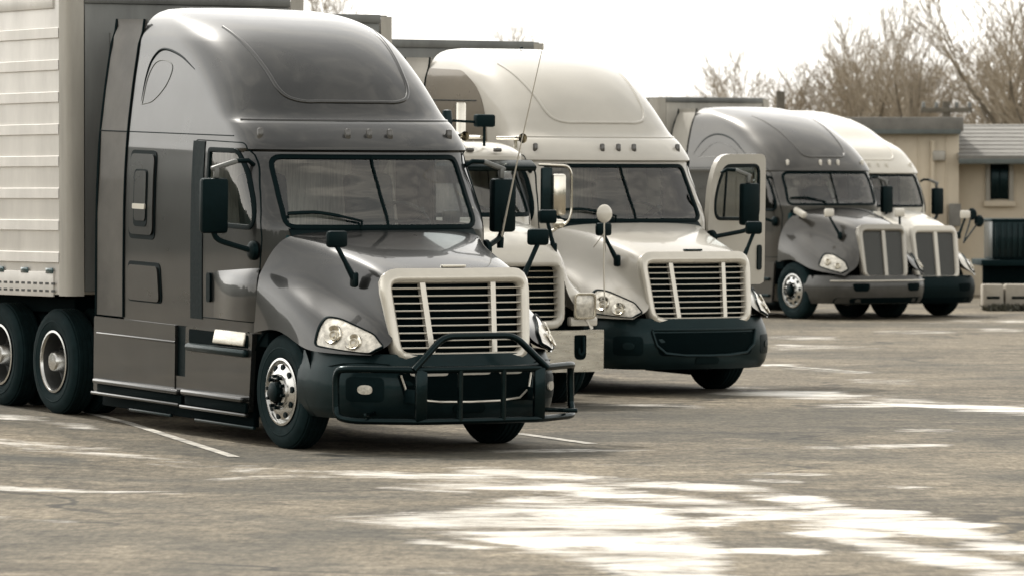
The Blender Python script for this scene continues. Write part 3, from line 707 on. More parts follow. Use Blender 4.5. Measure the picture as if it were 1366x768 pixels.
    for sg in (-1, 1):
        S = lambda a, t, sg=sg: hd.S(a, t, sg)
        od = lambda p, sg=sg: np.array([.7, sg * .8, .25])
        hl = rpoly(sp['headlight'], .18)
        h = patch(MB(), S, hl, -.01, .012, od, 6, .12).build('headlight', 'headlight_lens', root, 40)
        for ca, ct, rr in sp.get('bowls', ((3.15, 6.0, .075), (3.95, 5.95, .07))):
            p0, n0 = nrm(S, ca, ct); n0 = n0 if np.dot(n0, od(p0)) > 0 else -n0
            bw = MB().lathe([(.0, -.035), (rr * .3, -.03), (rr * .36, .012), (rr * .5, -.012), (rr * .9, .012), (rr, .016), (rr * 1.08, .004)], (0, 0, 0), 'z', 20).build('reflector_bowl', 'chrome', h)
            bw.location = p0 + n0 * .018; bw.rotation_euler = Vector(n0).to_track_quat('Z', 'Y').to_euler()
        ringpatch(MB(), S, hl, .05, .05, .024, od, .12).build('headlight_rim', 'seal', h)
    # cowl between hood and windscreen
    MB().grid([[(float(sh.front(y, 1.97)[0]) + .0, y, 1.975) for y in np.linspace(-.96, .96, 20)], [tuple(sh.front(y, 1.97) + np.array([.10, 0, -.08])) for y in np.linspace(-.96, .96, 20)]]).build('cowl', 'black_plastic', root)
    grille(root, sp)
    bumper(root, sp)
    # frame rails, fuel tank, fairings, steps
    for sg in (-1, 1):
        box_part('frame_rail', root, (-3.0, sg * .43, .80), (7.4, .09, .28), 'frame_metal', .01)
        if 'fairing' in sp: sp['fairing'](root, sg, sp)
    box_part('axle_beam', root, (0, 0, .42), (.14, 1.7, .12), 'frame_metal', .02)
    box_part('engine_block', root, (.25, 0, .95), (1.3, .8, .9), 'dark_void', .05)
    box_part('cab_floor', root, (-1.75, 0, .98), (2.9, 2.3, .16), 'dark_void', .02)
    M = root.matrix_world if False else sp['M']
    def gl(x, y):       # rest each wheel on the lot under it
        p = M @ Vector((x, y, 0)); return float(gz(p.x, p.y)) - p.z
    for sg in (-1, 1):
        wheel(root, 0, sg * 1.03, .512 + gl(0, sg * 1.03), 'front', sg)
        for x in (-4.8, -6.08):
            wheel(root, x, sg * 1.05, .512 + gl(x, sg * 1.05), 'rear', sg, True)
    for x in (-4.8, -6.08): box_part('drive_axle', root, (x, 0, .55), (.22, 1.8, .22), 'frame_metal', .05)
    box_part('fifth_wheel', root, (-5.4, 0, 1.05), (.9, .9, .12), 'frame_metal', .03)
    mirrors(root, sp, sh)
    return sh

def mirrors(root, sp, sh):
    for sg in (-1, 1):
        door_mirror(root, sg, sp['mbase'][sg], sp['mirror'][sg], yaw=sg * .12)
        hood_mirror(root, sg, *sp['hmirror'][sg], mat=sp.get('hmat', 'black_plastic'))

def grille(root, sp):
    g = sp['grille']
    def PL(y, z): return np.array([g['x0'] + (g['zt'] - z) * g['lean'] - g['cv'] * y * y, y, z])
    oc = lambda p: np.array([1., 0, 0.2])
    wt, wb, zt, zb = g['wt'], g['wb'], g['zt'], g['zb']
    mid = rpoly([(-wb + .05, zb + .045), (wb - .05, zb + .045), (wt - .055, zt - .07), (-wt + .055, zt - .07)], .11)
    fr = MB(); poly = densify(mid, .06); rows = []
    for d, z in ((.055, -.10), (.06, .0), (.035, .035), (0, .042), (-.028, .02), (-.034, -.06)):
        q = offset_poly(poly, d)
        # top rail is deeper than the sides
        q = [(a[0], a[1] + (.035 if (z == .0 or z == -.10) and a[1] > zt - .16 else 0)) for a in q]
        rows.append([off(PL, *p, z, oc) for p in q])
    fr.grid(rows, cv=True); G = fr.build('grille', g.get('frame', 'grille_silver'), root, 50)
    patch(MB(), PL, offset_poly(mid, -.02), None, -.09, oc, 5).build('radiator_screen', 'dark_void', G)
    if g['style'] == 'bars':
        n = g['n']
        for k in range(n):
            z = zb + .12 + (zt - zb - .27) * k / (n - 1); hw = wb - .06 + (wt - wb) * (z - zb) / (zt - zb)
            P = [PL(y, z) + np.array([-.012, 0, 0]) for y in np.linspace(-hw, hw, 13)]
            sec = [(-.03, -.003), (.010, -.008), (.016, -.001), (.010, .005), (-.03, .005)]
            MB().grid([[tuple(p + np.array([a, 0, b])) for a, b in sec] for p in P], cv=True).build('grille_slat', g.get('slat', 'grille_silver'), G, 30)
        for y in g['uprights']:
            MB().grid([[tuple(PL(y * (1 - .12 * t) + dy, zb + .07 + (zt - zb - .17) * (1 - t)) + np.array([dx, 0, 0])) for dx, dy in ((-.05, -.026), (.006, -.026), (.012, 0), (.006, .026), (-.05, .026))] for t in np.linspace(0, 1, 5)], cv=True).build('grille_upright', g.get('slat', 'grille_silver'), G, 30)
    else:
        for sg in (-1, 1):
            patch(MB(), PL, rpoly([(sg * .045, zb + .075), (sg * (wb - .085), zb + .075), (sg * (wt - .09), zt - .11), (sg * .045, zt - .11)], .05), -.05, -.012, oc, 4).build('grille_screen', 'grille_mesh', G)
        MB().grid([[tuple(PL(dy, zb + .05 + (zt - zb - .13) * t) + np.array([dx, 0, 0])) for dx, dy in ((-.04, -.045), (.02, -.038), (.03, 0), (.02, .038), (-.04, .045))] for t in np.linspace(0, 1, 5)], cv=True).build('grille_upright', g.get('frame', 'grille_silver'), G, 30)
    return G

def bumper(root, sp):
    b = sp['bumper']; xc, a, w_, n = b['xc'], b['a'], b['w'], b['n']
    def BS(q, z):      # q in -1..1 round the nose
        an = q * math.pi / 2; s_ = math.sin(abs(an))**(2 / n); c_ = max(0., math.cos(an))**(2 / n)
        k = float(b['prof'](z)); return np.array([xc + (a + k) * c_, math.copysign((w_ + k) * s_, q), z])
    zs = np.linspace(b['z0'], b['z1'], 18)
    rows = []
    for z in zs:
        row = [tuple(BS(q, z)) for q in np.linspace(-1, 1, 61)]
        xb = b['back'](z); row = [(xb, row[0][1], z)] + row + [(xb, row[-1][1], z)]
        rows.append(row)
    mb = MB().grid(rows); mb.grid([rows[-1], [(p[0] - .08 if abs(p[1]) < .9 else p[0], p[1] * .9, p[2]) for p in rows[-1]]])
    mb.grid([rows[0], [(p[0] - .15 if abs(p[1]) < .9 else p[0], p[1] * .9, p[2] + .01) for p in rows[0]]])
    B = mb.build('bumper', b['mat'], root, 40)
    def FY(y, z):
        k = float(b['prof'](z)); t = min(1., abs(y) / (w_ + k)); return np.array([xc + (a + k) * max(0, 1 - t**n)**(1 / n), y, z])
    oc = lambda p: np.array([1., .3 * np.sign(p[1]), 0])
    for item in b.get('patches', ()):
        nm, poly, d, mat = item
        patch(MB(), FY, rpoly(poly, .05), -.01, d, oc, 4).build(nm, mat, B)
    for item in b.get('trims', ()):
        nm, line, r, mat = item
        MB().tube([off(FY, *q, .012, oc) for q in line], r, 6).build(nm, mat, B)
    return FY

def fairing_casc(root, sg, sp):
    P = sp['paint']; y = lambda v: sg * v
    def panel(name, pts, yo, th, mat, bev=0, par=root):
        e = MB(); e.ext(pts, lambda q: [(p[0], y(yo), p[1]) for p in q], lambda q: [(p[0], y(yo - th), p[1]) for p in q]); return e.build(name, mat, par, 30)
    # dark joint under the cab, then the tank fairing panels and step recesses
    panel('sill', [(-3.78, 1.03), (-.48, 1.03), (-.48, 1.10), (-3.2, 1.10)], 1.15, .1, 'black_plastic')
    f1 = panel('tank_fairing', rpoly([(-3.82, .30), (-2.06, .30), (-2.06, 1.02), (-3.82, 1.02)], .03), 1.215, .05, P)
    MB().box((-2.9, y(1.218), .86), (1.7, .022, .022), .008).build('fairing_crease', P, f1)
    f2 = panel('step_fairing', rpoly([(-1.86, .30), (-.56, .30), (-.50, 1.02), (-1.86, 1.02)], .03), 1.205, .05, P)
    panel('fairing_joint', [(-2.06, .55), (-1.86, .55), (-1.86, 1.02), (-2.06, 1.02)], 1.185, .03, 'black_plastic')
    panel('fairing_joint', [(-2.06, .32), (-1.86, .32), (-1.86, .55), (-2.06, .55)], 1.205, .05, P)
    # step pockets with bright treads
    panel('step_pocket', rpoly([(-1.78, .87), (-.58, .88), (-.58, 1.0), (-1.78, 1.0)], .02), 1.21, .006, 'dark_void', 0, f2)
    MB().box((-1.18, y(1.225), .835), (1.22, .07, .075), .03).build('step_tread', 'bumper_grey', f2)
    MB().box((-.92, y(1.222), .96), (.62, .03, .13), .012, (sg * .22, 0, 0)).build('step_plate', 'steel_sheet', f2)
    for x0, x1, z in ((-3.72, -1.90, .405), (-1.82, -.58, .415)):
        MB().box(((x0 + x1) / 2, y(1.235), z), (x1 - x0, .09, .05), .018).build('running_step', P, root)
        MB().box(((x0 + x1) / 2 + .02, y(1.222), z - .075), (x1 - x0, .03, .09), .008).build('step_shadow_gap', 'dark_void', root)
    for x0, x1, z in ((-3.82, -1.92, .285), (-1.9, -.55, .275)):
        MB().box(((x0 + x1) / 2, y(1.225), z), (x1 - x0, .05, .035), .014).build('fairing_lip', P, root)
    for x0, x1, z in ((-3.1, -2.2, .165), (-1.7, -.5, .16)):
        MB().box(((x0 + x1) / 2, y(1.17), z), (x1 - x0, .035, .03), .01).build('skirt_rail', 'bumper_grey', root)
    MB().box((-2.2, y(1.10), .27), (3.2, .06, .22), .01).build('rubber_skirt', 'dark_void', root)
    e = MB()   # fuel tank behind the fairing
    e.lathe([(.0, -.85), (.30, -.85), (.32, -.82), (.32, .82), (.30, .85), (.0, .85)], (-2.9, y(.82), .66), 'x', 24); e.build('fuel_tank', 'alu', root)
    # mud flap and inner wheel-arch liner
    box_part('wheel_liner', root, (-.60, y(1.0), .72), (.03, .40, .62), 'dark_void', .005)
    a = MB(); a.grid([[(.63 * math.cos(t), y(v), .5 + .63 * math.sin(t)) for v in (.70, 1.17)] for t in np.linspace(.35, math.pi - .2, 20)]); a.build('arch_liner', 'dark_void', root)

def truck_root(name, px, py, lpt, depth, th, pitch):
    """place a truck so that local point lpt lies on the ray of (px,py) at depth"""
    rot = (0, R(pitch), R(th - 90)); M = Matrix.Rotation(rot[2], 4, 'Z') @ Matrix.Rotation(rot[1], 4, 'Y')
    o = Vector(at_depth(px, py, depth)) - (M @ Vector(lpt)); M = Matrix.Translation(o) @ M
    r = empty(name, o, rot); return r, M

BACK_C = lambda z: .46 + .0 * z
SP_CASC = dict(rows=ROWS_CASC, xr=-3.2,
    ws=[(-.99, 1.985), (.99, 1.985), (.97, 2.625), (-.97, 2.625)], wsr=.10,
    sidewin=[(-1.46, 1.98), (-.55, 1.97), (-.52, 2.1), (-.72, 2.47), (-.90, 2.67), (-1.46, 2.67)],
    door=[(-1.76, 1.12), (-.47, 1.12), (-.43, 1.9), (-.47, 2.1), (-.67, 2.52), (-.80, 2.74), (-1.76, 2.75)], handle=(-1.38, 1.40),
    pillar=[(-1.77, 1.1), (-1.53, 1.1), (-1.55, 2.74), (-1.79, 2.74)], vent=1, flare=1,
    arch=[(-3.0, 3.09), (-2.95, 3.34), (-2.86, 3.50), (-2.66, 3.585), (-2.3, 3.53), (-1.95, 3.40)],
    tear=[(-2.97, 3.06), (-2.92, 3.30), (-2.80, 3.45), (-2.6, 3.48), (-2.42, 3.42), (-2.5, 3.25), (-2.74, 3.10)],
    ridge=2.95, roofpanel=[(-.66, 3.12), (.66, 3.12), (.78, 3.80), (-.78, 3.80)], hood=HOOD_CASC,
    headlight=[(2.62, 7.1), (2.95, 6.75), (4.2, 6.5), (4.95, 7.0), (4.9, 8.65), (2.68, 8.75)], bowls=((3.2, 7.9, .085), (3.95, 7.8, .075)),
    grille=dict(x0=1.13, lean=.2, cv=.10, wt=.755, wb=.69, zt=1.645, zb=.855, style='bars', n=9, uprights=(-.36, .36)),
    bumper=dict(xc=.35, a=1.02, w=1.17, n=3.0, z0=.34, z1=.92, mat='bumper_grey', prof=pchip([.34, .42, .6, .78, .86, .92], [-.05, 0, .02, .0, -.03, -.05]), back=lambda z: .44 + max(0, .62 - z) * .5,
        patches=[('lower_intake', [(-.62, .50), (.62, .50), (.70, .76), (-.70, .76)], .004, 'dark_void'), ('fog_recess', [(-1.06, .50), (-.80, .50), (-.80, .72), (-1.06, .72)], .004, 'black_plastic'), ('fog_recess', [(.80, .50), (1.06, .50), (1.06, .72), (.80, .72)], .004, 'black_plastic'),
                 ('license_bracket', [(-.16, .40), (.16, .40), (.16, .48), (-.16, .48)], .01, 'black_plastic')],
        trims=[]),
    fairing=fairing_casc, mbase={-1: (-.52, -1.21, 1.77), 1: (-.52, 1.21, 1.77)}, mirror={-1: (-.72, -1.50, 2.17), 1: (-.72, 1.52, 2.17)},
    hmirror={-1: ((.68, -.98, 1.915), (.78, -.855, 1.56)), 1: ((.68, 1.09, 1.925), (.76, .90, 1.54))})

# ---- dark truck in front
def front_truck():
    root, M = truck_root('semi_truck', 375.5, 525.5, (0, -1.16, .5), 46.0, 30.0, 1.6)
    sp = dict(SP_CASC); sp['paint'] = 'paint_dark'; sp['M'] = M; sp['extender'] = 'paint_dull'
    b = dict(sp['bumper']); b['patches'] = b['patches'] + [('fog_lamp', [(-.99, .57), (-.89, .57), (-.89, .65), (-.99, .65)], .02, 'headlight_lens'), ('fog_lamp', [(.89, .57), (.99, .57), (.99, .65), (.89, .65)], .02, 'headlight_lens')]
    b['patches'] += [('intake_bar', [(-.58, .73), (-.22, .73), (-.22, .775), (-.58, .775)], .012, 'grille_silver'), ('intake_bar', [(-.13, .735), (.21, .735), (.21, .78), (-.13, .78)], .012, 'grille_silver'), ('intake_bar', [(.30, .735), (.55, .735), (.55, .78), (.30, .78)], .012, 'grille_silver')]
    u = [(-.66, .74), (-.62, .60), (-.52, .525), (-.3, .505), (0, .50), (.3, .505), (.52, .525), (.62, .60), (.66, .74)]
    b['trims'] = [('intake_trim', u, .010, 'grille_silver'), ('bumper_crease', [(-1.12, .80), (-1.05, .83), (-.9, .84), (-.74, .83)], .006, 'bumper_grey'), ('bumper_crease', [(.74, .83), (.9, .84), (1.05, .83), (1.12, .80)], .006, 'bumper_grey')]
    sp['bumper'] = b
    sleeper_truck(root, sp)
    # tubular bumper guard
    rail = lambda z, e=0: [(1.02 - e, -1.19, z), (1.18, -1.19, z), (1.56, -.68, z), (1.60, -.5, z), (1.60, .5, z), (1.56, .68, z), (1.18, 1.19, z), (1.02 - e, 1.19, z)]
    loop = []
    top = arc_path([(1.12, -1.2, .42), (1.10, -1.2, .78), (1.22, -1.16, .80), (1.58, -.62, .80), (1.60, 0, .80), (1.58, .62, .80), (1.22, 1.16, .80), (1.10, 1.2, .78), (1.12, 1.2, .42)], .14, 6)
    g = MB().tube(top, .032, 10).build('bumper_guard', 'black_paint', root)
    bot = arc_path([(1.12, -1.2, .46), (1.14, -1.2, .37), (1.28, -1.12, .345), (1.58, -.62, .345), (1.60, 0, .345), (1.58, .62, .345), (1.28, 1.12, .345), (1.14, 1.2, .37), (1.12, 1.2, .46)], .09, 6)
    MB().tube(bot, .03, 10).build('guard_lower_rail', 'black_paint', g)
    for y, r in ((-.60, .045), (.60, .045)): MB().box((1.575, y, .575), (.05, .11, .46), .012).build('guard_upright', 'black_paint', g)
    for y in (-.22, .22): MB().tube([(1.60, y, .345), (1.60, y, .80)], .026, 8).build('guard_upright', 'black_paint', g)
    MB().tube(arc_path([(1.58, -.68, .80), (1.54, -.36, 1.09), (1.54, .36, 1.09), (1.58, .68, .80)], .10, 6), .030, 10).build('guard_hoop', 'black_paint', g)
    for sg in (-1, 1):
        MB().box((1.38, sg * .62, .56), (.42, .03, .12), .008).build('guard_bracket', 'frame_metal', g)
        MB().box((1.30, sg * .95, .40), (.02, .38, .04), .005, (0, 0, sg * -.8)).build('guard_gusset', 'black_paint', g)
    # whip antenna on the driver's mirror arm
    a = MB().tube([(-.72, 1.50, 1.83), (-.66, 1.50, 1.98), (-.36, 1.50, 2.75), (.02, 1.50, 3.66)], [.014, .012, .007, .004], 6).build('whip_antenna', 'grille_silver', root)
    MB().lathe([(.0, -.06), (.03, -.06), (.035, .03), (.018, .08), (.0, .08)], (-.72, 1.50, 1.83), 'z', 12).build('antenna_mount', 'black_plastic', a)
    # hood emblem bar and vents
    box_part('hood_badge', root, (1.02, 0.02, 1.685), (.05, .24, .02), 'grille_silver', .006)
    tag(root, 'dark grey sleeper truck with black tubular bumper guard and whip antenna', 'truck')
    return M
M1 = front_truck()

# ---- trailers
def trailer(px_pt, M_tractor, x_front, label, mat='trailer_sheet', yaw=None, length=15.5, zb=1.12, zt=4.08, ribs=True, group=None, front='trailer_grey', fwx=0.):
    o = M_tractor @ Vector((x_front, 0, 0)); g0 = 0
    root = empty('semi_trailer', (o.x, o.y, px_pt), (0, 0, yaw)); tag(root, label, 'trailer', group)
    hw = 1.29
    wall = MB().box((-length / 2 - .1, 0, (zb + zt) / 2), (length - .20, hw * 2 - .02, zt - zb), .01).build('side_wall', mat, root)
    if ribs:
        me = None; z = zb + .36
        while z < zt - .12:
            for sg in (-1, 1):
                if me is None:
                    e = MB(); sec = [(-.055, 0), (-.047, .026), (.047, .026), (.055, 0)]
                    e.grid([[(x, -b, a) for a, b in sec] for x in (-length + .2, -.205)]); r_ = e.build('wall_rib', mat, wall, 20); me = r_.data
                else: r_ = link('wall_rib', me, wall)
                r_.location = (0, sg * (hw - .011), z); r_.rotation_euler = (0, 0, 0) if sg < 0 else (0, 0, 0)
                if sg > 0: r_.scale = (1, -1, 1)
            z += .312
    for sg in (-1, 1):
        e = MB(); e.grid([[(-.21, sg * (hw - .03), z), (-.20, sg * (hw + .012), z), (-.05, sg * (hw + .012), z), (-.015, sg * (hw - .005), z), (.004, sg * (hw - .04), z), (.004, sg * (hw - .16), z)] for z in (zb - .01, zt + .01)])
        e.build('corner_post', 'trailer_tan', root, 60)
        MB().box((-length / 2 - .15, sg * hw, zb + .10), (length - .4, .02, .24), .004).build('bottom_rail', mat, root)
        MB().box((-length / 2 - .15, sg * hw, zt - .05), (length - .4, .03, .12), .006).build('top_rail', mat, root)
        for x in np.arange(-.42, -3.4, -.58):
            MB().box((x, sg * (hw + .014), zb + .23), (.16, .012, .055), .004).build('side_reflector', 'lens_red', root)
        sl_ = MB()
        for x in np.arange(-.34, -4.0, -.14):
            for zz in (.035, .105): sl_.box((x, sg * (hw + .011), zb + zz), (.075, .006, .022))
        o_ = sl_.build('slot_row', 'rim_dark', root, smooth=False); o_['kind'] = 'stuff'
        MB().box((-3.2, sg * .6, .62), (.14, .14, 1.0), .01).build('landing_leg', 'frame_metal', root)
        for x in (-length + 1.6, -length + 2.9):
            p = root.location + Matrix.Rotation(yaw, 3, 'Z') @ Vector((x, sg * 1.05, 0))
            wheel(root, x, sg * 1.05, .512 + float(gz(p.x, p.y)) - px_pt, 'rear', sg, True)
        MB().box((-length + 2.2, sg * .5, .85), (3.2, .1, .5), .01).build('bogie_rail', 'frame_metal', root)
    MB().box((-.03, 0, (zb + zt) / 2), (.05, hw * 2 - .35, zt - zb - .06), .008).build('front_wall', front, root)
    MB().box((-.005, 0, zt - .02), (.05, hw * 2 - .34, .10), .01).build('front_top_rail', 'trailer_grey', root)
    for y in (-.82, -.28, .28, .82): MB().box((.0, y, (zb + zt) / 2 - .1), (.03, .06, zt - zb - .5), .006).build('front_rib', front, root)
    MB().box((.02, -.55, 1.75), (.10, .38, .25), .02).build('hose_coupling', 'black_plastic', root)
    MB().box((-length / 2, 0, zt + .015), (length - .1, hw * 2 - .1, .02), .004).build('roof_sheet', 'trailer_grey', root)
    MB().box((-length / 2, 0, zb - .12), (length - 1.2, 1.9, .14), .01).build('underframe', 'dark_void', root)
    return root
trailer(.12, M1, -4.2, 'pale ribbed box trailer coupled behind the dark grey truck', yaw=R(-60), length=15.5, zb=1.185, zt=4.08)

# ---- white sleeper truck, third in the row, with its door open
def white_truck():
    root, M = truck_root('semi_truck', 926, 339, (1.08, 0, 1.64), 58.6, 31.5, 1.3)
    sp = dict(SP_CASC); sp['paint'] = 'paint_white'; sp['M'] = M; sp.pop('arch'); sp.pop('tear'); sp['sidereflection'] = [(-3.17, 2.84), (-1.60, 2.84), (-1.68, 3.12), (-1.82, 3.36), (-2.05, 3.56), (-2.40, 3.72), (-3.17, 3.74)]; sp['extender'] = 'trailer_tan'; sp['open_door'] = True; sp['mirror'] = {-1: sp['mirror'][-1], 1: (-.42, 1.77, 2.17)}; sp['mbase'] = {-1: sp['mbase'][-1], 1: (-.37, 1.19, 1.78)}
    b = dict(sp['bumper']); b['patches'] = b['patches'] + [('fog_lamp', [(.89, .57), (.99, .57), (.99, .65), (.89, .65)], .012, 'bumper_grey'), ('fog_lamp', [(-.99, .57), (-.89, .57), (-.89, .65), (-.99, .65)], .012, 'bumper_grey')]
    u = [(-.70, .78), (-.66, .62), (-.55, .53), (-.3, .505), (0, .50), (.3, .505), (.55, .53), (.66, .62), (.70, .78)]
    b['trims'] = [('intake_trim', u, .018, 'bumper_grey'), ('intake_lip', [(y, .79) for y in np.linspace(-.7, .7, 9)], .015, 'bumper_grey')]
    sp['bumper'] = b
    sleeper_truck(root, sp)
    # driver's door swung wide open
    hx, hy = -.46, 1.215
    ol = rpoly([(0, 1.2), (-1.28, 1.2), (-1.28, 2.76), (-.24, 2.76), (-.05, 2.45), (0, 2.0)], [.04, .08, .10, .2, .2, .1])
    wn = rpoly([(-.16, 2.0), (-1.12, 1.98), (-1.12, 2.62), (-.36, 2.62), (-.22, 2.42), (-.14, 2.2)], [.1, .12, .1, .12, .12, .1])
    d = MB(); ol2, wn2 = densify(ol, .05), densify(wn, .05)
    def samp(poly, n):
        P = np.array(poly + [poly[0]]); L_ = np.concatenate([[0], np.cumsum(np.linalg.norm(np.diff(P, axis=0), axis=1))])
        return [tuple(np.array([np.interp(s_, L_, P[:, 0]), np.interp(s_, L_, P[:, 1])])) for s_ in np.linspace(0, L_[-1], n, endpoint=False)]
    c = np.mean(np.array(wn2), axis=0)
    def ang(poly, angs):     # outline point in each direction from the window's centre
        out = []; P = np.array(poly)
        for a in angs:
            dv = np.array([math.cos(a), math.sin(a)]); best = None
            for i in range(len(P)):
                p, q = P[i] - c, P[(i + 1) % len(P)] - c; den = dv[0] * (q - p)[1] - dv[1] * (q - p)[0]
                if abs(den) < 1e-9: continue
                t = (p[0] * (q - p)[1] - p[1] * (q - p)[0]) / den; s_ = (p[0] * dv[1] - p[1] * dv[0]) / den
                if t > 0 and -1e-6 <= s_ <= 1 + 1e-6: best = t if best is None else max(best, t)
            out.append(tuple(c + dv * (best or .5)))
        return out
    A = np.linspace(0, 2 * math.pi, 96, endpoint=False); O, W_ = ang(ol2, A), ang(wn2, A)
    d.grid([[(p[0], yy, p[1]) for p in q] for q, yy in ((W_, -.06), (W_, 0), (O, 0), (O, -.06), (W_, -.06))], cv=True)
    D = d.build('cab_door', sp['paint'], root, 35); D.location = (hx, hy, 0); D.rotation_euler = (0, 0, R(-66)); D['label'] = 'white cab door swung open'
    MB().ext(wn2, lambda q: [(p[0], -.028, p[1]) for p in q], lambda q: [(p[0], -.034, p[1]) for p in q]).build('side_window', 'glass_side', D)
    PLN = lambda x, z: np.array([x, 0., z]); oy = lambda p: np.array([0., 1, 0])
    ringpatch(MB(), PLN, wn, .02, .025, .012, oy).build('window_seal', 'seal', D)
    MB().box((-.42, -.03, 2.31), (.03, .02, .64), .005, (0, -.1, 0)).build('window_divider', 'seal', D)
    patch(MB(), PLN, rrect(-1.14, 1.52, .09, .30, .04), -.004, .02, oy, 3).build('door_handle', 'black_plastic', D)
    MB().box((-.66, -.075, 1.5), (1.1, .03, .62), .02).build('door_lining', 'interior', D)
    # wire-stayed convex mirror on a thin rod by the passenger fender
    p0 = (.95, -1.12, .98)
    a = MB().tube([p0, (.93, -1.13, 1.5), (.93, -1.13, 2.0)], .010, 6).build('fender_mirror_rod', 'grille_silver', root)
    MB().lathe([(.0, .045), (.05, .042), (.095, .02), (.105, 0), (.09, -.012), (.0, -.016)], (.93, -1.13, 2.1), 'x', 20).build('round_mirror', 'paint_pale', a)
    for q in ((.55, -.86, 1.66), (.35, -.9, 1.70)): MB().tube([(.93, -1.13, 1.88), q], .006, 5).build('mirror_stay', 'grille_silver', a)
    box_part('hood_badge', root, (1.02, .02, 1.685), (.05, .24, .02), 'bumper_grey', .006)
    box_part('roof_fin', root, (-2.75, .0, 4.0), (.05, .03, .03), 'black_plastic', .01)
    tag(root, 'white sleeper semi truck with its driver door open and black bumper', 'truck')
    return M
M3 = white_truck()
trailer(.20, M3, -4.2, 'grey fronted box trailer coupled behind the white truck with the open door', 'trailer_tan', R(-58.5), 15.5, 1.1, 3.94, front='trailer_grey')

# ---- cream day cab squeezed between the two
def day_cab():
    root, M = truck_root('semi_truck', 803, 470, (.74, 1.17, .62), 55.6, 30.0, 1.0)
    P = 'paint_cream'
    rows = [(1.05, -.28, .5, 1.08, 5), (1.9, -.28, .5, 1.08, 5), (2.06, -.30, .5, 1.08, 5), (2.66, -.55, .5, 1.03, 5), (2.68, -.46, .5, 1.05, 5), (2.74, -.46, .5, 1.05, 5), (2.82, -.58, .5, 1.02, 4.5), (2.875, -.80, .45, .95, 4), (2.89, -1.0, .3, .8, 4)]
    sh = Shell(rows, -1.75)
    ws = rpoly([(-.97, 2.09), (.97, 2.09), (.93, 2.63), (-.93, 2.63)], .05)
    sw = rpoly([(-1.35, 2.02), (-.62, 2.02), (-.78, 2.6), (-1.35, 2.6)], .06)
    zs = np.unique(np.concatenate([np.linspace(1.05, 2.89, 70), [r[0] for r in rows]]))
    sh.mesh(zs, [ws], [(-1, sw), (1, sw)]).build('cab', P, root, 45)
    wsd = patch(MB(), sh.front, offset_poly(ws, .01), None, -.006, outdir_front, 8, .05).build('windshield', 'glass', root, 60)
    ringpatch(MB(), sh.front, ws, .03, .025, .012, outdir_front).build('windshield_seal', 'seal', wsd)
    MB().tube([off(sh.front, 0, z, .004, outdir_front) for z in np.linspace(2.09, 2.63, 6)], .015, 6).build('center_bar', 'seal', wsd)
    box_part('sun_visor', root, (-.44, 0, 2.63), (.16, 1.96, .07), 'black_paint', .02, (0, .5, 0))
    for sg in (-1, 1):
        S = lambda x, z, sg=sg: sh.side(x, z, sg)
        g = patch(MB(), S, offset_poly(sw, .01), None, -.006, outdir_side, 5, .06).build('side_window', 'glass_side', root)
        ringpatch(MB(), S, sw, .025, .02, .012, outdir_side).build('window_seal', 'seal', g)
        ringpatch(MB(), S, rpoly([(-1.55, 1.12), (-.45, 1.12), (-.5, 2.0), (-.74, 2.66), (-1.55, 2.66)], .05), .006, .006, .004, outdir_side).build('door_seam', 'seal', root)
        patch(MB(), S, rrect(-1.35, 1.75, .2, .07, .03), -.004, .03, outdir_side, 3).build('door_handle', 'black_plastic', root)
    cab_interior(root, -.30, 1.0, 1.05, -1.7, 2.7)
    # long square-shouldered hood
    hood = Hood([
        [(-.18, 0, 2.06), (-.18, .45, 2.05), (-.2, .80, 2.0), (-.25, .96, 1.9), (-.3, 1.03, 1.66), (-.32, 1.08, 1.45), (-.34, 1.1, 1.3), (-.36, 1.12, 1.1)],
        [(.15, 0, 2.0), (.15, .45, 1.99), (.14, .76, 1.94), (.12, .88, 1.83), (.1, .93, 1.58), (.08, 1.03, 1.42), (.06, 1.13, 1.3), (.05, 1.15, 1.13)],
        [(.42, 0, 1.92), (.42, .45, 1.91), (.41, .71, 1.86), (.40, .81, 1.74), (.40, .85, 1.5), (.40, .98, 1.37), (.40, 1.13, 1.25), (.40, 1.16, .98)],
        [(.60, 0, 1.82), (.60, .45, 1.81), (.59, .67, 1.76), (.59, .77, 1.64), (.60, .80, 1.42), (.60, .95, 1.28), (.59, 1.10, 1.18), (.58, 1.14, .90)],
        [(.68, 0, 1.72), (.68, .45, 1.71), (.67, .65, 1.67), (.67, .74, 1.56), (.69, .77, 1.36), (.69, .94, 1.22), (.68, 1.07, 1.13), (.67, 1.11, .88)],
        [(.70, 0, 1.66), (.70, .45, 1.65), (.69, .63, 1.61), (.69, .70, 1.50), (.72, .73, 1.25), (.72, .9, 1.05), (.71, 1.0, .96), (.70, 1.05, .87)]])
    hood.mesh(40, 50).build('hood', P, root, 50)
    G = dict(x0=.73, lean=.03, cv=.06, wt=.70, wb=.70, zt=1.66, zb=.90, style='bars', n=8, uprights=(), frame=P, slat='chrome')
    grille(root, dict(grille=G))
    for sg in (-1, 1):
        h = MB().box((.71, sg * .95, 1.13), (.07, .24, .25), .03).build('headlight', 'headlight_lens', root)
        MB().tube([(.745, sg * .95 + a, 1.13 + b) for a, b in rrect(0, 0, .25, .26, .05)], .014, 6, closed=True).build('headlight_rim', 'chrome', h)
        MB().box((.65, sg * .97, .96), (.10, .34, .10), .02).build('headlight_shelf', P, root)
    # stainless bumper with tow hook pockets
    B = MB().ext(rpoly([(.70, -1.18), (.78, -1.18), (.80, -.9), (.80, .9), (.78, 1.18), (.70, 1.18)], .03), lambda q: [(p[0], p[1], .42) for p in q], lambda q: [(p[0], p[1], .87) for p in q]).build('bumper', 'steel_sheet', root, 30)
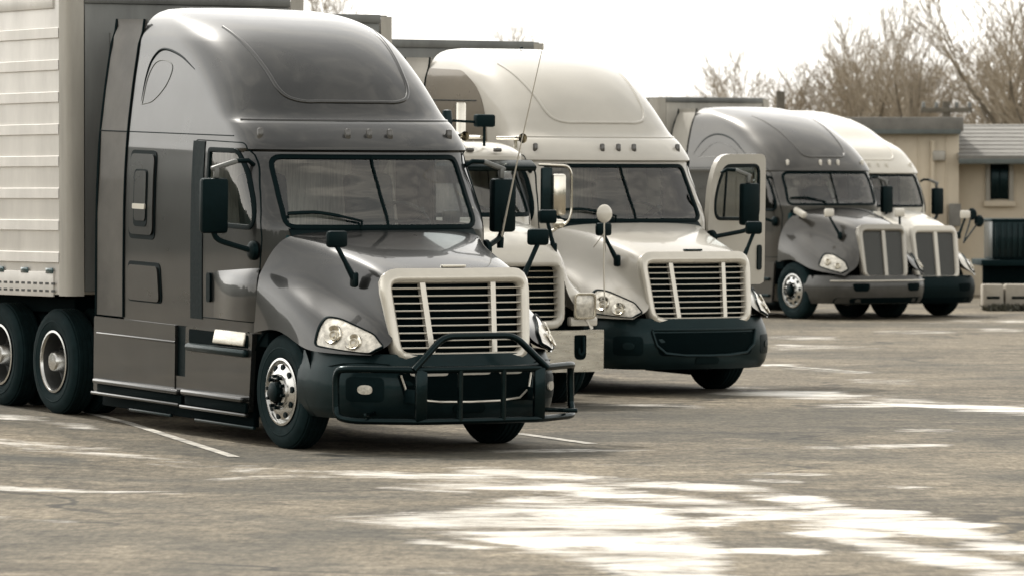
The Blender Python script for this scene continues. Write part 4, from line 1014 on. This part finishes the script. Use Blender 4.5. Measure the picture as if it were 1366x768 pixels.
    PLN = lambda y, z: np.array([.801 if abs(y) < .9 else .80 - (abs(y) - .9) * .0714, y, z]); oc = lambda p: np.array([1., 0, 0])
    for sg in (-1, 1):
        pk = patch(MB(), PLN, rpoly([(sg * .86 - .075, .55), (sg * .86 + .075, .55), (sg * .86 + .075, .82), (sg * .86 - .075, .82)], [.07, .07, .02, .02]), -.004, .004, oc, 3).build('hook_pocket', 'dark_void', B)
        MB().tube(arc_path([(.812, sg * .86 + .03, .80), (.83, sg * .86 + .03, .62), (.83, sg * .86 - .03, .60), (.82, sg * .86 - .03, .68)], .04), .016, 8).build('tow_hook', 'frame_metal', B)
    # roof gear: air horns, work lamp, beacon bar
    hr = MB()
    hr.lathe([(.0, .0), (.02, .0), (.022, -.4), (.035, -.5), (.06, -.56)], (-.42, .30, 2.94), 'x', 14)
    hr.build('air_horn', 'chrome', root).rotation_euler = (0, 0, 0)
    e = MB(); e.lathe([(.055, .06), (.04, .02), (.022, -.1), (.02, -.5)], (-.40, .05, 2.95), 'x', 14); e.lathe([(.02, .0), (.02, .12)], (-.5, .05, 2.84), 'z', 8); e.build('air_horn', 'chrome', root)
    e = MB(); e.lathe([(.055, .06), (.04, .02), (.022, -.1), (.02, -.5)], (-.40, .78, 2.93), 'x', 14); e.lathe([(.02, .0), (.02, .10)], (-.5, .78, 2.82), 'z', 8); e.build('air_horn', 'chrome', root)
    wl = MB().box((-.62, .45, 3.12), (.10, .24, .14), .025).build('work_lamp', 'frame_metal', root)
    MB().tube([(-.62, .45, 3.06), (-.62, .45, 2.84)], .018, 6).tube([(-.62, .45, 3.10), (-.66, .02, 3.12)], .016, 6).build('lamp_bracket', 'frame_metal', wl)
    MB().lathe([(.0, .20), (.05, .19), (.06, .1), (.065, .0), (.0, .0)], (-.66, .0, 3.04), 'z', 14).build('beacon', 'bumper_grey', root)
    box_part('beacon_post', root, (-.66, 0, 2.96), (.06, .06, .2), 'frame_metal', .01)
    for y in (-.75, -.35, .2, .55): box_part('marker_lamp', root, (-.50, y, 2.80), (.06, .09, .045), 'lens_amber', .015)
    # west-coast mirrors on tube loops
    for sg in (-1, 1):
        y0, y1 = sg * 1.05, sg * 1.42
        lp = MB().tube(arc_path([(-.46, y0, 2.64), (-.36, y1 - sg * .05, 2.63), (-.36, y1, 2.55), (-.36, y1, 2.12), (-.36, y1 - sg * .05, 2.0), (-.40, y0 + sg * .03, 1.86)], .06), .015, 8).build('mirror_frame', 'chrome', root)
        MB().box((-.37, y1 - sg * .16, 2.31), (.07, .17, .46), .03).build('mirror_head', 'chrome', lp)
        MB().box((-.40, y1 - sg * .30, 2.33), (.05, .14, .56), .02).build('mirror_shroud', 'bumper_grey', lp)
        MB().box((-.37, y1 - sg * .16, 1.99), (.08, .13, .10), .03).build('convex_mirror', 'chrome', lp)
        hood_mirror(root, sg, (.52, sg * .60, 2.09), (.56, sg * .66, 1.74))
    for sg in (-1, 1):
        box_part('frame_rail', root, (-2.6, sg * .43, .80), (6.0, .09, .28), 'frame_metal')
        box_part('step', root, (-1.0, sg * 1.0, .55), (1.0, .3, .05), 'alu')
        e = MB(); e.lathe([(.0, -.6), (.30, -.6), (.32, -.57), (.32, .57), (.30, .6), (.0, .6)], (-1.3, sg * .85, .72), 'x', 24); e.build('fuel_tank', 'alu', root)
        e = MB(); e.lathe([(.06, 1.2), (.06, 3.3), (.05, 3.32)], (-1.95, sg * .9, 0), 'z', 14); e.build('exhaust_stack', 'chrome', root)
    box_part('axle_beam', root, (0, 0, .42), (.14, 1.7, .12), 'frame_metal', .02)
    box_part('engine_block', root, (.15, 0, 1.0), (.9, 1.0, 1.0), 'dark_void', .05)
    box_part('cab_floor', root, (-1.0, 0, 1.0), (1.4, 2.0, .14), 'dark_void', .02)
    def gl(x, y): p = M @ Vector((x, y, 0)); return float(gz(p.x, p.y)) - p.z
    for sg in (-1, 1):
        wheel(root, 0, sg * 1.0, .512 + gl(0, sg * 1.0), 'front', sg)
        a = MB(); a.grid([[(.60 * math.cos(t), sg * v, .5 + .60 * math.sin(t)) for v in (.70, 1.10)] for t in np.linspace(.35, math.pi - .2, 20)]); a.build('arch_liner', 'dark_void', root)
        for x in (-3.6, -4.9): wheel(root, x, sg * 1.05, .512 + gl(x, sg * 1.05), 'rear', sg, True)
    tag(root, 'cream day cab truck with stainless bumper and roof horns, between two sleeper trucks', 'truck')
    return M
M2 = day_cab()
trailer(.22, M2, -4.2, 'box trailer coupled behind the cream day cab', 'trailer_sheet', R(-60), 14.0, 1.1, 4.12, ribs=False, front='trailer_grey')

# ---- two trucks further along the row
ROWS_T = [(1.02, -.2, .5, 1.17, 5.0), (1.6, -.2, .5, 1.18, 5.0), (2.05, -.2, .5, 1.18, 5), (2.35, -.29, .5, 1.17, 5), (2.68, -.42, .55, 1.16, 4.6), (2.70, -.38, .55, 1.165, 4.5), (2.78, -.42, .6, 1.16, 4.4),
          (2.95, -.56, .65, 1.14, 4.2), (3.15, -.76, .75, 1.11, 4.0), (3.35, -1.02, .85, 1.07, 3.6), (3.55, -1.38, .9, 1.02, 3.4), (3.70, -1.78, .85, .96, 3.2), (3.80, -2.2, .7, .88, 3), (3.87, -2.6, .4, .76, 3), (3.90, -2.85, .25, .6, 3)]
HOOD_T = [
    [(-.10, 0, 2.02), (-.11, .45, 2.01), (-.19, .80, 1.96), (-.30, 1.0, 1.86), (-.40, 1.08, 1.68), (-.43, 1.14, 1.50), (-.44, 1.17, 1.30), (-.45, 1.18, 1.03)],
    [(.22, 0, 1.96), (.2, .42, 1.95), (.13, .68, 1.90), (.08, .80, 1.80), (.05, .92, 1.60), (.04, 1.07, 1.50), (.03, 1.18, 1.33), (.03, 1.19, 1.12)],
    [(.55, 0, 1.88), (.54, .38, 1.87), (.5, .57, 1.82), (.48, .65, 1.72), (.46, .74, 1.50), (.45, .94, 1.37), (.45, 1.15, 1.20), (.47, 1.18, .93)],
    [(.85, 0, 1.80), (.84, .34, 1.79), (.83, .50, 1.74), (.83, .57, 1.62), (.84, .64, 1.36), (.84, .84, 1.22), (.80, 1.08, 1.08), (.76, 1.14, .88)],
    [(1.07, 0, 1.72), (1.06, .32, 1.71), (1.05, .46, 1.66), (1.06, .53, 1.54), (1.10, .58, 1.24), (1.12, .74, 1.08), (1.08, .96, .97), (1.05, 1.03, .84)],
    [(1.13, 0, 1.68), (1.12, .32, 1.67), (1.11, .45, 1.62), (1.12, .51, 1.50), (1.19, .53, 1.1), (1.24, .62, .96), (1.25, .78, .88), (1.23, .90, .80)]]
def fairing_plain(root, sg, sp):
    P = sp['paint']; e = MB(); pts = rpoly([(-3.8, .3), (-.6, .3), (-.52, 1.02), (-3.8, 1.02)], .04)
    e.ext(pts, lambda q: [(p[0], sg * 1.2, p[1]) for p in q], lambda q: [(p[0], sg * 1.15, p[1]) for p in q]); e.build('tank_fairing', P, root, 30)
    for z in (.42, .72): MB().box((-1.3, sg * 1.21, z), (1.3, .07, .06), .02).build('running_step', 'bumper_grey', root)
    a = MB(); a.grid([[(.63 * math.cos(t), sg * v, .5 + .63 * math.sin(t)) for v in (.70, 1.15)] for t in np.linspace(.35, math.pi - .2, 20)]); a.build('arch_liner', 'dark_void', root)
SP_T = dict(SP_CASC); SP_T.update(rows=ROWS_T, xr=-3.4, ws=[(-1.0, 2.075), (1.0, 2.075), (.97, 2.665), (-.97, 2.665)], hood=HOOD_T, seam=2.76, mz=2.83, lampmat='paint_pale', markers=(-.85, -.2, 0, .2, .85),
    roofpanel=[(-.50, 2.95), (.50, 2.95), (.62, 3.72), (-.62, 3.72)], arch=[(-3.2, 3.0), (-2.9, 3.28), (-2.5, 3.38), (-2.0, 3.28), (-1.5, 3.0)], tear=[(-3.0, 2.95), (-2.6, 3.2), (-2.2, 3.2), (-1.8, 3.0)],
    headlight=[(2.75, 5.5), (3.1, 5.2), (4.1, 5.3), (4.75, 5.9), (4.6, 6.7), (2.9, 6.6)],
    grille=dict(x0=1.15, lean=.14, cv=.12, wt=.535, wb=.50, zt=1.70, zb=.73, style='split', frame='grille_dull'),
    bumper=dict(xc=.35, a=1.0, w=1.16, n=3.0, z0=.30, z1=.80, mat='bumper_grey', prof=pchip([.30, .40, .6, .72, .80], [-.06, -.01, .02, .0, -.04]), back=lambda z: .46 + max(0, .62 - z) * .5,
        patches=[('fog_recess', [(-.72, .52), (-.45, .52), (-.42, .66), (-.76, .66)], .006, 'dark_void'), ('fog_recess', [(.45, .52), (.72, .52), (.76, .66), (.42, .66)], .006, 'dark_void'), ('lower_valance', [(-1.0, .31), (1.0, .31), (1.0, .41), (-1.0, .41)], .006, 'dark_void')], trims=[('bumper_trim', [(y, .705) for y in np.linspace(-1.05, 1.05, 17)], .014, 'grille_silver')]),
    fairing=fairing_plain)
SP_T['bowls'] = ((3.3, 6.05, .06), (4.0, 6.05, .055)); SP_T['sideglass'] = 'glass_tinted'; SP_T.pop('ridge'); SP_T.pop('flare'); SP_T.pop('vent'); SP_T.pop('pillar')
def silver_truck():
    root, M = truck_root('semi_truck', 1057.5, 389, (0, -1.16, .5), 93.0, 33.0, 0)
    sp = dict(SP_T); sp['paint'] = 'paint_silver'; sp['M'] = M
    b = dict(sp['bumper']); b['mat'] = 'bumper_silver'; sp['bumper'] = b
    sp['hmat'] = 'paint_pale'; sp['extender'] = 'trailer_tan'
    sp['hmirror'] = {-1: ((.62, -.80, 1.93), (.80, -.70, 1.52)), 1: ((.62, .80, 1.93), (.80, .70, 1.52))}
    sleeper_truck(root, sp)
    box_part('air_scoop', root, (-.02, -.98, 1.93), (.34, .10, .12), 'paint_pale', .04, (0, .35, 0))
    tag(root, 'silver grey sleeper truck with split mesh grille, parked before the white aerodynamic truck', 'truck')
    return M
surf('bumper_silver', (.05, .05, .046, 1), .4, .3, .3, .2, 5, rvar=.1)
M4 = silver_truck()
trailer(.0, M4, -4.1, 'tan fronted box trailer coupled behind the silver grey truck', 'trailer_tan', R(-57), 15.5, 1.1, 4.06, front='trailer_tan', ribs=False)
def far_truck():
    root, M = truck_root('semi_truck', 1240, 424, (.3, .55, 0.0), 95.5, 33.0, 0)
    sp = dict(SP_T); sp['paint'] = 'paint_pale'; sp['M'] = M; sp['hmat'] = 'paint_pale'
    rows = [list(r) for r in ROWS_T]; sp['rows'] = [(r[0], r[1] - .1 - (.18 if r[0] > 3.2 else 0), r[2], r[3], r[4]) for r in rows]
    b = dict(sp['bumper']); b['mat'] = 'black_plastic'; b['trims'] = []; sp['bumper'] = b
    g = dict(sp['grille']); g['frame'] = 'paint_pale'; sp['grille'] = g
    sleeper_truck(root, sp)
    for sg in (-1, 1): box_part('exhaust_shield', root, (-3.6, sg * 1.05, 2.6), (.16, .16, 2.4), 'chrome', .05)
    # black round fender mirrors on the driver's side
    for c in ((.30, 1.55, 1.93), (.30, 1.72, 1.80)):
        m = MB().lathe([(.0, .05), (.08, .045), (.115, .0), (.10, -.03), (.0, -.035)], c, 'x', 16).build('round_mirror', 'black_plastic', root)
        MB().tube([c, (.62, 1.10, 1.40)], .016, 6).build('mirror_stem', 'black_plastic', m)
    tag(root, 'white aerodynamic sleeper truck with dark split grille, farthest in the row, by the building', 'truck')
far_truck()

# ------------------------------------------------------------------ building and yard things behind
def building():
    D = 114.0
    def X(px): return (px - CX) / F_PX * D
    def Z(py): return CAM_H - (py - HOR) / F_PX * D
    root = empty('low_building', (X(1270), D, 0), (0, 0, R(-2)))
    x = lambda px: X(px) - X(1270)
    zt = Z(176)
    MB().box(((x(1100) + x(1279)) / 2, 6.0, zt / 2), (x(1279) - x(1100), 12, zt), .01).build('wall', 'wall_tan', root)
    MB().box(((x(1279) + x(1700)) / 2 + .003, 6.6, Z(205) / 2), (x(1700) - x(1279), 12, Z(205)), .01).build('wall', 'wall_tan', root)
    MB().box(((x(1100) + x(1281)) / 2, 5.9, zt + .16), (x(1281) - x(1100) + .1, 12.4, .32), .02).build('parapet', 'roof_shingle', root)
    MB().box(((x(1100) + x(1279)) / 2, -.16, zt - .005), (x(1279) - x(1100) + .05, .34, .10), .01).build('fascia_strip', 'fascia', root)
    z0, z1 = Z(208), Z(161)
    e = MB(); xa, xb = x(1277), x(1705)
    for th in (0, .12): e.grid([[(xx, yy, zz - th) for yy, zz in ((-.55, z0), (6.6, z1), (13.5, z0 - .1))] for xx in (xa, xb)])
    e.grid([[(xx, -.55, z0), (xx, -.55, z0 - .12)] for xx in (xa, xb)])
    rf = e.build('roof', 'roof_shingle', root, 20)
    MB().ext([(0, 0)], lambda q: [(xa + .1, .6, z0), (xa + .1, 12.6, z0), (xa + .1, 6.6, z1 - .08)], lambda q: [(xa + .2, .6, z0), (xa + .2, 12.6, z0), (xa + .2, 6.6, z1 - .08)]).build('gable', 'wall_tan', root)
    MB().box(((xa + xb) / 2, -.5, z0 - .13), (xb - xa, .14, .12), .03).build('gutter', 'fascia', rf)
    for k in range(8):     # shingle courses
        t = (k + .5) / 8; MB().box(((xa + xb) / 2, -.55 + 7.15 * t, z0 + (z1 - z0) * t + .012), (xb - xa - .02, .05, .012), .003, (math.atan2(z1 - z0, 7.15), 0, 0)).build('shingle_course', 'roof_shingle', rf)
    for p0, p1 in ((1323, 1347), (1420, 1444), (1500, 1524)):
        cx_ = (x(p0) + x(p1)) / 2; w_ = x(p1) - x(p0); h_ = Z(215) - Z(266); cz = (Z(215) + Z(266)) / 2
        wn = MB().box((cx_, .59, cz), (w_, .06, h_), .005).build('window', 'seal', root)
        for sx in (-1, 1): MB().box((cx_ + sx * w_ * .24, .565, cz), (w_ * .42, .02, h_ * .9), .003).build('window_pane', 'black_paint', wn)
        MB().box((cx_, .52, cz - h_ / 2 - .10), (w_ + .30, .2, .12), .01).build('window_sill', 'wall_tan', wn)
        for sx in (-1, 1): MB().box((cx_ + sx * (w_ / 2 + .06), .56, cz), (.10, .10, h_ + .1), .01).build('window_frame', 'trailer_tan', wn)
    # downpipe, wall lamp, meter cabinet
    MB().tube([(x(1244), -.08, 0), (x(1244), -.08, zt - .2)], .05, 8).build('downpipe', 'wall_tan', root)
    MB().box((x(1252), -.10, Z(208)), (.28, .2, .22), .03).build('wall_lamp', 'trailer_tan', root)
    MB().box((x(1273), -.2, Z(287)), (.26, .3, .5), .02).build('meter_cabinet', 'roof_shingle', root)
    for px_ in (1195, 1225, 1262): MB().box((x(px_), -.012, zt / 2), (.03, .03, zt - .2), .004).build('panel_batten', 'wall_tan', root)
    tag(root, 'long low tan building with grey shingled roof and small dark window', 'building')
building()
def yard():
    D = 103.0
    def X(px, D=D): return (px - CX) / F_PX * D
    def Z(py, D=D): return CAM_H - (py - HOR) / F_PX * D
    # dark container on a flatbed
    r = empty('dumpster', (X(1352), D, Z(346))); tag(r, 'dark ribbed steel container on the flatbed, below the dark window', 'container')
    h = Z(295) - Z(346); L = X(1381) - X(1324)
    MB().box((0, .9, h / 2), (L, 1.8, h), .02).build('container_body', 'bumper_grey', r)
    for k in range(7): MB().box((-L / 2 + .08 + k * (L - .16) / 6, -.03, h / 2), (.05, .07, h - .08), .01).build('container_rib', 'bumper_grey', r)
    MB().box((0, .9, h + .015), (L + .05, 1.86, .06), .02).build('container_rim', 'frame_metal', r)
    r = empty('flatbed_trailer', (X(1350), D, 0)); tag(r, 'low black flatbed trailer carrying the dark container', 'trailer')
    z1, z0 = Z(346), Z(376); x0, x1 = X(1308) - X(1350), X(1440) - X(1350)
    MB().box(((x0 + x1) / 2, .9, z1 - .07), (x1 - x0, 2.2, .12), .01).build('deck', 'frame_metal', r)
    MB().box(((x0 + x1) / 2, .1, (z0 + z1) / 2 - .12), (x1 - x0 - .1, .12, z1 - z0 - .02), .01).build('side_beam', 'dark_void', r)
    for xx in (x0 + .5, x0 + 1.3):
        for sg in (-1, 1): wheel(r, xx + 1.2, 1.1 + sg * .6, .512, 'rear', sg).rotation_euler = (0, 0, 0 if sg < 0 else math.pi)
    D2 = 100.0
    for i, (p0, p1, lab) in enumerate(((1309, 1338, 'concrete barrier block under the flatbed, beside the white truck'), (1339, 1385, 'longer concrete barrier block under the dark container'))):
        a, b = (p0 - CX) / F_PX * D2, (p1 - CX) / F_PX * D2; zt = CAM_H - (379 - HOR) / F_PX * D2
        m = MB().box(((a + b) / 2, D2, zt / 2), (b - a - .02, .5, zt), .03); o = m.build('concrete_block', 'concrete'); tag(o, lab, 'barrier', None)
        MB().box(((a + b) / 2, D2 - .255, zt * .5), ((b - a) * .6, .02, .05), .006).build('lifting_groove', 'seal', o)
    mb = MB()   # weeds along the foot of the blocks
    for k in range(900):
        x = random.uniform(X(1295), X(1400)); y = D2 - .3 - random.random() * .7; hh = random.uniform(.04, .17); a = random.random() * 6.3; dx, dy = math.cos(a) * .05, math.sin(a) * .05
        mb.v += [(x - dx, y - dy, 0), (x + dx, y + dy, 0), (x + random.uniform(-.15, .15), y, hh)]; n = len(mb.v); mb.f.append((n - 3, n - 2, n - 1))
    o = mb.build('weeds', 'weed', None, smooth=False, normals=False); o['kind'] = 'stuff'; o['label'] = 'dry weeds along the foot of the concrete blocks'; o['category'] = 'weeds'
    def pole(px, d, ptop, arm, lab):
        xx = (px - CX) / F_PX * d; zt = CAM_H - (ptop - HOR) / F_PX * d
        r = empty('utility_pole', (xx, d, 0)); tag(r, lab, 'pole')
        MB().tube([(0, 0, 0), (0, 0, zt)], [.16, .12], 10).build('pole_shaft', 'wood_pole', r)
        if arm:
            MB().box((0, -.1, zt - .25), (arm, .12, .14), .01).build('cross_arm', 'wood_pole', r)
            for k in (-.45, -.2, .2, .45): MB().lathe([(.0, .16), (.05, .14), (.06, .0), (.03, -.02)], (k * arm, -.1, zt - .16), 'z', 8).build('insulator', 'trailer_grey', r)
    pole(1262, 150, 136, 1.5, 'wooden utility pole with cross arm behind the low building')
    pole(1041, 140, 122, 0, 'short dark post rising behind the silver grey truck')
yard()

# ------------------------------------------------------------------ bare winter trees
def tree_meshes(seed, levels=6, spread=.5):
    rnd = random.Random(seed); tr, tw = MB(), MB()
    def seg(p, q, r0, r1, lv):
        r0, r1 = max(r0, .012), max(r1, .009)
        d = (q - p).normalized(); u = d.orthogonal().normalized(); v = d.cross(u)
        n = 6 if lv < 2 else 4 if lv < 3 else 3; m = tr if lv < 2 else tw; o = len(m.v)
        for c, r in ((p, r0), (q, r1)):
            for k in range(n):
                a = 2 * math.pi * k / n; m.v.append(tuple(c + u * (r * math.cos(a)) + v * (r * math.sin(a))))
        for k in range(n): m.f.append((o + k, o + (k + 1) % n, o + n + (k + 1) % n, o + n + k))
    def grow(p, d, L, r, lv):
        steps = 4 if lv < 3 else 2
        for i in range(steps):
            nd = (d + Vector((rnd.gauss(0, .10), rnd.gauss(0, .10), rnd.gauss(.05, .07)))).normalized(); q = p + nd * (L / steps); r1 = r * .86
            seg(p, q, r, r1, lv)
            if lv < levels and (i > 0 or lv > 0):
                for b in range((2, 2, 1, 1, 1)[lv]):
                    if rnd.random() < (.9, .75, .95, .85, .8)[lv]:
                        ax = Vector((rnd.gauss(0, 1), rnd.gauss(0, 1), rnd.gauss(0, .4))).normalized()
                        bd = (nd + ax * rnd.uniform(.45, .95) * (spread * 2)).normalized(); bd.z = bd.z * .85 + .14
                        grow(q, bd.normalized(), L * rnd.uniform(.5, .72), r1 * .64, lv + 1)
            p, d, r = q, nd, r1
        if lv < levels: grow(p, d, L * .6, r * .7, lv + 1)
    grow(Vector((0, 0, 0)), Vector((0, 0, 1)), 4.2, .25, 0)
    out = []
    for m, nm, mt in ((tr, 'trunk', 'bark'), (tw, 'crown', 'twig')):
        o = m.build(nm, mt, None, smooth=False, normals=False); out.append(o.data); bpy.data.objects.remove(o)
    zs = float(np.percentile([v.co.z for v in out[1].vertices], 96))
    return out, zs
TM = [tree_meshes(s, 5, sp_) for s, sp_ in ((3, .5), (11, .42), (23, .55))]
def tree(px, ptop, d, k, label, group=None, wide=1.0):
    (a, b), zt = TM[k]; h = CAM_H - (ptop - HOR) / F_PX * d; s = h * 1.08 / zt
    r = empty('bare_tree', ((px - CX) / F_PX * d, d, -.05), (0, 0, random.random() * 6.28)); r.scale = (s * wide, s * wide, s)
    link('trunk', a, r); link('crown', b, r); tag(r, label, 'tree', group); return r
tree(1322, 6, 165, 0, 'tallest bare tree, broad crowned, rising behind the shingled roof', None, 1.0)
tree(1395, 36, 160, 1, 'bare tree with thick leaning limbs beyond the roof end beside the tallest tree', None, 1.1)
tree(1218, 42, 168, 1, 'tall narrow bare tree forking in two behind the building parapet', None, .62)
tree(1196, 62, 176, 2, 'smaller bare tree beside the narrow forked tree behind the building', None, .7)
tree(1128, 68, 172, 2, 'thin open bare tree standing alone above the white aerodynamic truck', None, .8)
for px, pt, d, k, near in ((1015, 122, 178, 0, 'above the trailer behind the silver grey truck'), (1050, 112, 182, 2, 'just behind the short dark post'), (1088, 120, 176, 1, 'between the short dark post and the thin lone tree'),
                           (1165, 122, 184, 0, 'over the building parapet beside the white far truck roof'), (1248, 118, 182, 1, 'just behind the utility pole with cross arm'), (1280, 112, 178, 2, 'between the utility pole and the tallest tree'), (1352, 100, 180, 1, 'under the crown of the tallest tree')):
    tree(px, pt, d, k, 'low bushy bare tree ' + near, 'low trees of the thicket', 1.25)
tree(636, 66, 190, 2, 'bare tree top showing above the trailer roof behind the white truck with the open door', None, .6)
tree(418, 6, 190, 1, 'bare tree top showing just past the roof of the dark grey truck', None, .7)

# ------------------------------------------------------------------ wooded rise around the lot (out of view, seen in the paintwork)
def hills():
    mb = MB(); rows = []
    A = np.linspace(R(66), R(364), 240)       # leaves the view direction open
    for k, (rad, h) in enumerate(((150, -.5), (156, .75), (166, 1.0), (230, .5), (320, -.5))):
        row = []
        for i, a in enumerate(A):
            hh = 9.5 + 2.2 * math.sin(a * 5) + 1.6 * math.sin(a * 13 + 1) + 1.3 * math.sin(a * 31 + 2) + random.uniform(-.9, .9)
            f = min(1, (i + 1) / 20, (len(A) - i) / 20)
            row.append((rad * math.cos(a + R(50)), 40 + rad * math.sin(a + R(50)), -1 if h < 0 else hh * h * f))
        rows.append(row)
    mb.grid(rows); structure(mb.build('hills', 'hill', None, 60))
hills()
